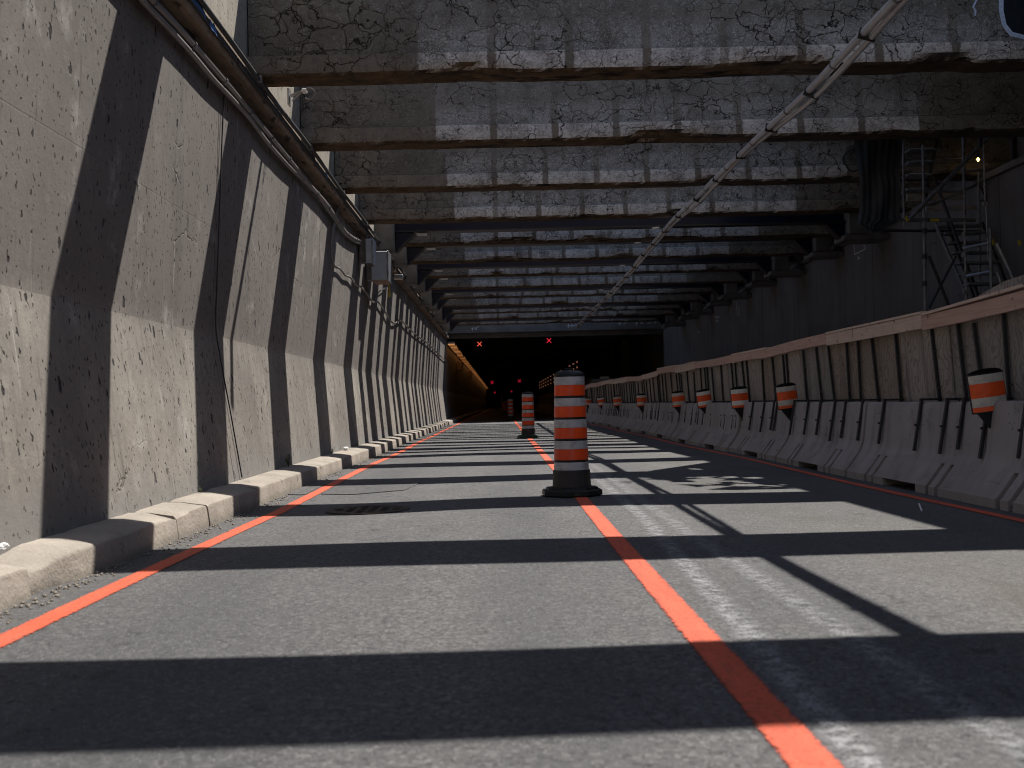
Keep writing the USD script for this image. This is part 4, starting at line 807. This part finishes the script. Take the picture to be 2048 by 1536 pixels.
an = np.linspace(-2.4, 2.6, 26); part(br, 'cable_loop', tube(np.stack([.09 + .07 * np.cos(an), 0 * an, .0 + .07 * np.sin(an)], 1), .011, 6), 'pipe_grey'); part(br, 'lamp_head', bev(.0, .06, -.04, .04, .01, .06, .01), 'scrap_white')
for lab, px, py, Y in (('small floodlight on the left ledge above the yellow stain', 795, 554, 26.4), ('small floodlight on the left ledge close to the tunnel mouth', 866, 664, 45.0)):
    p = at(px, py, Y=Y); t = thing('floodlight', lab, 'floodlight', p); part(t, 'head', bev(-.10, .14, -.12, .12, -.05, .05, .015), 'galvanised'); part(t, 'glass', box(-.08, .12, -.10, .10, -.062, -.051), 'panel_white_clean'); part(t, 'bracket', flat((-.08, 0, .05), (-.22, 0, .10), .04, .02), 'dull_steel')
q = [wall_at(*c6(*z), .0) for z in ((640, 815), (665, 820), (660, 900), (672, 985), (645, 1000), (650, 920))]
line = shapely.Polygon([(a[1], a[2]) for a in q]); m = trimesh.creation.extrude_polygon(line, .006, engine='earcut'); v = m.vertices.copy(); m.vertices = np.stack([wallX(v[:, 1]) + .004 + v[:, 2], v[:, 0], v[:, 1]], 1); m.fix_normals(); part(left, 'paint_stain', m, 'yellow_paint', 'yellow paint stain beside the junction boxes')
sc = [wall_at(770, 577, .05), wall_at(762, 580, .06), wall_at(757, 585, .06), wall_at(748, 595, .05)]; cw = thing('small_clamp', 'small clamp with a hooked wire on the left wall under the junction boxes', 'clamp', sc[0]); part(cw, 'wire', tube(smooth_path(sc, 14), .012, 6), 'dark_steel', world=True); part(cw, 'plate', bev(-.06, .02, -.07, .07, -.03, .03, .01), 'galvanised')

# manhole, litter, weeds
mh = thing('manhole_cover', 'round rusty manhole cover in the beam shadow left of the near drum', 'manhole cover', (-1.20, 9.4, float(bumpz(-1.2, 9.4)) + .006))
part(mh, 'ring', lathe([(.315, .0), (.315, .012), (.37, .014), (.375, .0)], 40), 'manhole_iron'); part(mh, 'lid', lathe([(0, .009), (.312, .009), (.312, 0)], 40), 'manhole_iron')
part(mh, 'tread', cat(*[box(-.25 + .1 * i - .03, -.25 + .1 * i + .03, -.25 + .1 * j - .012, -.25 + .1 * j + .012, .0095, .015) for i in range(6) for j in range(6) if math.hypot(-.25 + .1 * i, -.25 + .1 * j) < .27]), 'manhole_iron', kind='stuff')
single('litter_straw', bar((3.22, 8.05, float(bumpz(3.2, 8.1)) + .012), (3.40, 8.55, float(bumpz(3.4, 8.5)) + .012), .007, 6), 'scrap_white', 'thin white straw lying on the shaded asphalt near the barriers', 'litter')
def scrap(label, p, s, seed):
    m = trimesh.creation.icosphere(2, s); m.vertices *= 1 + (fbm(m.vertices, 1.4 / s, seed)[:, None] - .5) * 1.2; m.vertices[:, 2] *= .7; m.apply_translation(p); single('litter', m, 'scrap_white', label, 'litter')
scrap('crumpled white scrap on the kerb at the foot of the left wall', wall_at(692, 897, .10), .045, 3.0); scrap('white debris on the kerb at the left edge of the picture', wall_at(4, 1094, .08), .03, 8.0)
def weed(label, p, n, h, mat, cat_='weed', name='weed', spread=1.0):
    t = thing(name, label, cat_, p); r2 = random.Random(int(abs(p[1]) * 100)); V, Fc = [], []; stems = []
    for i in range(n):
        a = r2.uniform(0, 6.28); le = h * r2.uniform(.5, 1.1); o = r2.uniform(.15, .6) * spread; tip = np.array([math.cos(a) * le * o, math.sin(a) * le * o, le]); stems.append(tube([(0, 0, 0), tip * .55 + (0, 0, .1 * h), tip], [.004 * h / .15, .003 * h / .15, .001], 4))
        for j in range(7):
            f_ = r2.uniform(.25, 1); c = tip * f_; d = np.array([r2.uniform(-1, 1), r2.uniform(-1, 1), r2.uniform(-.2, .8)]); d /= np.linalg.norm(d); s = np.cross(d, [r2.uniform(-1, 1), r2.uniform(-1, 1), 1]); s /= np.linalg.norm(s); L_ = h * r2.uniform(.12, .26)
            b0_ = len(V); V += [c, c + d * L_ * .5 + s * L_ * .18, c + d * L_, c + d * L_ * .5 - s * L_ * .18]; Fc += [(b0_, b0_ + 1, b0_ + 2), (b0_, b0_ + 2, b0_ + 3)]
    part(t, 'stem', cat(*stems), 'dry_weed'); part(t, 'leaves', trimesh.Trimesh(np.array(V), Fc, process=False), mat, kind='stuff')
    return t
for lab, px, py, n, h in (('tuft of green weeds on the kerb beside the second broad wall shadow', 577, 930, 9, .16), ('small weed tuft on the kerb further along the left wall', 664, 908, 6, .11), ('low weeds in the kerb crevice below the drop cable shadow', 402, 985, 5, .06), ('small weed far along the kerb', 715, 884, 4, .09)):
    p = wall_at(px, py, .06); p[2] = .20; weed(lab, p, n, h, 'weed_leaf')
weed('unseen bushy weeds added on the second beam near the deck edge for their shadow', (4.9, REAR(2) - .2, ZB + HB), 26, .75, 'weed_leaf', 'weeds', 'beam_weeds', 1.5); weed('unseen weeds added on the second beam for their shadow, left clump', (4.0, REAR(2) - .2, ZB + HB), 14, .5, 'weed_leaf', 'weeds', 'beam_weeds', 1.4)  # unseen clumps, added for dappled shadow on the road
outline = shapely.Polygon([(4.72, 13.3), (5.2, 13.15), (6.02, 13.2), (6.02, 17.9), (5.3, 16.85), (4.75, 16.05), (4.55, 15.0)])
r3 = random.Random(5)
for _ in range(90):
    cx, cy = r3.uniform(4.5, 6.0), r3.uniform(13.1, 17.5); a_ = r3.uniform(0, 3.1); dist_ = min(1, max(0, (cx - 4.5) / 1.2)); s_ = r3.uniform(.03, .13) * (1.5 - dist_)
    if cy > 15.0 and r3.random() < .8: continue
    hole = shapely.affinity.rotate(shapely.affinity.scale(shapely.Point(cx, cy).buffer(1, 3), s_ * 2.2, s_), math.degrees(a_)); outline = outline.difference(hole)
nm = cat(*[trimesh.creation.extrude_polygon(g_, .012, engine='earcut') for g_ in (outline.geoms if hasattr(outline, 'geoms') else [outline]) if g_.area > .004]); nm.apply_translation((0, 0, ZB + HB + .012)); single('debris_net', nm, 'tarp', 'torn black debris net lying over the beams beside the deck edge', 'net')
weed('bushy weed behind the first navy girder at its right end', at(1640, 455, Y=24.0), 14, .45, 'dry_weed', 'weeds', 'beam_weeds', 1.3)

# ------------------------------------------------------------------ work zone on the right: scaffold stair, tarp, hoist, van
YF, YR = 16.6, 17.9
S = thing('scaffold_tower', 'dark scaffold stair tower behind the plywood hoarding', 'scaffold', (7.0, 17.2, 0))
def pole(p0, p1, Y, r=.024, mat='dull_steel', nm='pole', Y2=None): part(S, nm, bar(at(*p0, Y=Y), at(*p1, Y=Y2 or Y), r, 8), mat, world=True)
pole((1846, 290), (1851, 700), YF, .024); pole((1926, 262), (1934, 700), YF); pole((1957, 345), (1961, 700), YR); pole((1980, 456), (1985, 700), YF - .3); pole((1806, 250), (1808, 455), YF, .018)
for y0 in (300, 341, 380, 425, 470, 510, 550, 585): part(S, 'coupler', cat(bar(at(1922, y0, Y=YF), at(1933, y0, Y=YF), .014, 6), tube([at(1927, y0 - 4, Y=YF), at(1927.5, y0 + 4, Y=YF)], .034, 8)), 'dull_steel', world=True)
for y0 in (462, 513, 567): part(S, 'coupler', tube([at(1849, y0 - 5, Y=YF), at(1849.3, y0 + 5, Y=YF)], .04, 8), 'dark_steel', world=True)
pole((1800, 440), (1950, 440), YF, .03, 'dull_steel', 'ledger'); pole((1765, 461), (1962, 463), YR, .024, 'dark_steel', 'ledger'); pole((1808, 316), (1928, 316), YR, .016, 'dull_steel', 'ledger'); pole((1806, 383), (1930, 383), YF, .02, 'dull_steel', 'ledger')
pole((1930, 340), (2060, 332), YR, .02, 'dull_steel', 'ledger'); pole((1928, 326), (2060, 324), YR + .4, .014, 'dark_steel', 'ledger'); pole((1960, 402), (2060, 378), YR + .2, .014, 'dull_steel', 'ledger')
pole((1818, 438), (1985, 266), YF - .15, .034, 'dull_steel', 'brace'); pole((1852, 411), (1925, 386), YF, .018, 'dull_steel', 'brace'); pole((1858, 512), (1897, 610), YF, .026, 'dark_steel', 'brace'); pole((1858, 616), (1912, 512), YF + .3, .02, 'dark_steel', 'brace')
pole((1926, 497), (1982, 485), YF, .026, 'galvanised', 'ledger', YF - .3); pole((1930, 553), (1984, 543), YF, .030, 'galvanised', 'ledger', YF - .3)
pole((1993, 486), (2036, 580), YF - .2, .034, 'galvanised', 'handrail'); pole((1993, 543), (2010, 590), YF - .2, .024, 'galvanised', 'handrail')
pole((1970, 340), (2044, 560), YR + .3, .03, 'dark_steel', 'brace'); pole((1958, 365), (2045, 560), YR + .1, .022, 'dark_steel', 'brace'); pole((1995, 250), (2036, 500), YR + .5, .01, 'dark_steel', 'guy_wire')
for a, b, Y0, Y1, w, mt in (((1870, 446), (1934, 592), YR, YF, .07, 'dull_steel'), ((1862, 340), (1960, 600), YR + .2, YF + .2, .05, 'dark_steel'), ((1894, 446), (1950, 600), YR + .1, YF + .1, .05, 'dark_steel'), ((1965, 446), (2022, 590), YR, YF, .06, 'dark_steel')): part(S, 'stringer', flat(at(*a, Y=Y0), at(*b, Y=Y1), .03, w), mt, world=True)
for i, (yy, xa, xb) in enumerate(((454, 1868, 1960), (468, 1884, 1966), (487, 1893, 1975), (507, 1902, 1982), (527, 1913, 1993), (548, 1920, 1996), (569, 1930, 2008))):
    Yt = YR - (YR - YF) * i / 6; a, b = at(xa, yy, Y=Yt), at(xb, yy, Y=Yt); part(S, 'tread', bev(a[0], b[0], Yt - .12, Yt + .12, a[2] - .02, a[2] + .02, .006), 'dull_steel', world=True)
for i, (yy, xa, xb) in enumerate(((276, 1812, 1874), (302, 1812, 1868), (327, 1811, 1864), (352, 1808, 1858), (381, 1808, 1852))):
    Yt = YR - .2 * i; a, b = at(xa, yy, Y=Yt), at(xb, yy, Y=Yt); part(S, 'tread', bev(a[0], b[0], Yt - .13, Yt + .13, a[2] - .03, a[2] + .015, .006), 'dull_steel', world=True)
    part(S, 'tread_edge', box(a[0] + .03, b[0] - .05, Yt - .137, Yt - .131, a[2] + .004, a[2] + .012), 'chalk', world=True)
part(S, 'stringer', flat(at(1876, 268, Y=YR), at(1850, 400, Y=YR - 1.0), .03, .10), 'dark_steel', world=True)
for a, b, c, d in ((1810, 360, 1925, 12), (1812, 395, 1925, 14), (1850, 418, 1950, 8)): p0, p1 = at(a, b, Y=YR + .5), at(c, b, Y=YR + .5); part(S, 'toe_board', bev(p0[0], p1[0], YR + .45, YR + .49, p0[2] - d * .005, p0[2] + d * .005, .004), 'plywood_grey', world=True)
p = at(1870, 440, Y=YF - .05); part(S, 'name_plate', box(p[0] - .065, p[0] + .065, YF - .042, YF - .034, p[2] - .022, p[2] + .022), 'yellow_paint', 'small yellow plate on the ledger', world=True)
for px, py in ((1813, 437), (1985, 484), (2038, 485)): part(S, 'wedge', cat(flat(at(px, py - 5, Y=YF - .1), at(px + 2, py + 6, Y=YF - .1), .03, .02), flat(at(px - 3, py, Y=YF - .1), at(px + 5, py + 1, Y=YF - .1), .02, .02)), 'yellow_paint', world=True)
# tarp
ns, nt = 26, 30; Tl = [(1712, 250), (1716, 330), (1718, 400), (1716, 452), (1735, 462)]; V = []
lx = np.interp(np.linspace(250, 462, nt), [250, 330, 420, 447, 462], [1712, 1715, 1722, 1717, 1738]); rx_ = np.interp(np.linspace(250, 462, nt), [250, 300, 345, 420, 440, 462], [1812, 1806, 1794, 1802, 1803, 1752])
for j, py in enumerate(np.linspace(250, 462, nt)):
    for i, s in enumerate(np.linspace(0, 1, ns)):
        p = at(lx[j] + (rx_[j] - lx[j]) * s, py, Y=15.75); p[1] += .014 * math.sin(s * 15 + j * .14) + .012 * math.sin(s * 41 + j * .05 + 1) + .02 * math.sin(s * 7 + j * .35) + .05 * math.sin(j * .3); V.append(p)
Fc = [];
for j in range(nt - 1):
    for i in range(ns - 1): a = j * ns + i; Fc += [(a, a + 1, a + ns + 1), (a, a + ns + 1, a + ns)]
tp = trimesh.Trimesh(np.array(V), Fc, process=False); back = tp.copy(); back.vertices = back.vertices + (0, .012, 0); back.invert(); single('tarp', cat(tp, back), 'tarp', 'black net tarp hanging in folds left of the scaffold', 'tarp', smooth=True)
cc = at(1704, 322, Y=18.0); an = np.linspace(0, 6.28 * 2.2, 70); single('cable_coil', tube(np.stack([cc[0] + .155 * np.cos(an) * (1 + .03 * np.sin(3 * an)), cc[1] - .1 + .01 * an, cc[2] + .19 * np.sin(an)], 1), .011, 6), 'dark_steel', 'black cable coil hanging by the tarp under the second beam', 'cable coil')
ho = thing('chain_hoist', 'small grey hoist with a hanging chain at the scaffold top', 'hoist', at(1957, 264, Y=16.0))
part(ho, 'motor', bev(-.09, .08, -.08, .08, -.05, .06, .015), 'dull_steel'); part(ho, 'hook_block', bar((.02, 0, -.05), (.02, 0, -.22), .03, 8), 'dark_steel')
ch = [];
for i in range(30):
    z = -.06 - i * .034; a_ = np.linspace(0, 6.28, 9); w = .011; ring = np.stack([.065 + (w * np.cos(a_) if i % 2 else 0 * a_), (0 * a_ if i % 2 else w * np.cos(a_)), z + .021 * np.sin(a_)], 1); ch.append(tube(ring, .0045, 4, caps=False))
part(ho, 'chain', cat(*ch), 'galvanised'); a_ = np.linspace(0, 6.28, 13); part(ho, 'hook_ring', tube(np.stack([.065 + .032 * np.cos(a_), 0 * a_, -1.11 + .032 * np.sin(a_)], 1), .009, 6, caps=False), 'galvanised'); part(ho, 'pull_wire', bar((.075, 0, -1.14), (.085, 0, -2.0), .004, 5), 'galvanised')
wl = thing('work_lamp', 'small glowing work lamp on the scaffold', 'work lamp', at(1956, 319, Y=17.6)); part(wl, 'bulb', trimesh.creation.icosphere(2, .022).apply_scale((.8, .8, 1.4)), 'work_light'); part(wl, 'socket', bar((0, 0, .03), (0, 0, .10), .02, 8), 'dark_steel'); part(wl, 'cage', cat(*[tube([(.0, 0, .05), (.04 * math.cos(t), .04 * math.sin(t), 0), (0, 0, -.05)], .003, 4) for t in np.arange(0, 6.2, 1.05)]), 'yellow_paint'); part(wl, 'cable', tube([(0, 0, .1), (-.03, .1, .2), (-.05, .2, .34)], .006, 5), 'dark_steel')
vn = thing('parked_van', 'pale van roof just showing behind the hoarding at the tunnel mouth', 'van', (5.9, 60, 0))
secv = [(-.95, .45), (.95, .45), (.98, 1.1), (.90, 1.9), (.78, 2.15), (-.78, 2.15), (-.90, 1.9), (-.98, 1.1)]
part(vn, 'body', sweep_y(secv, np.linspace(-2.4, 2.4, 4)), 'van_paint'); part(vn, 'windscreen', box(-.75, .75, -2.43, -2.405, 1.3, 1.95), 'van_glass'); part(vn, 'roof_light', bev(-.25, .25, -1.2, -1.0, 2.16, 2.30, .03), 'panel_white_clean'); part(vn, 'roof_rack', cat(box(-.85, -.80, -2.2, 1.5, 2.151, 2.23), box(.80, .85, -2.2, 1.5, 2.151, 2.23)), 'dull_steel')
for sx_ in (-.88, .88):
    for sy_ in (-1.6, 1.6): part(vn, 'wheel', lathe([(0, -.11), (.30, -.11), (.34, -.07), (.34, .07), (.30, .11), (0, .11)], 20).apply_transform(trimesh.transformations.rotation_matrix(math.pi / 2, (0, 1, 0))).apply_translation((sx_, sy_, .34)), 'black_rubber')
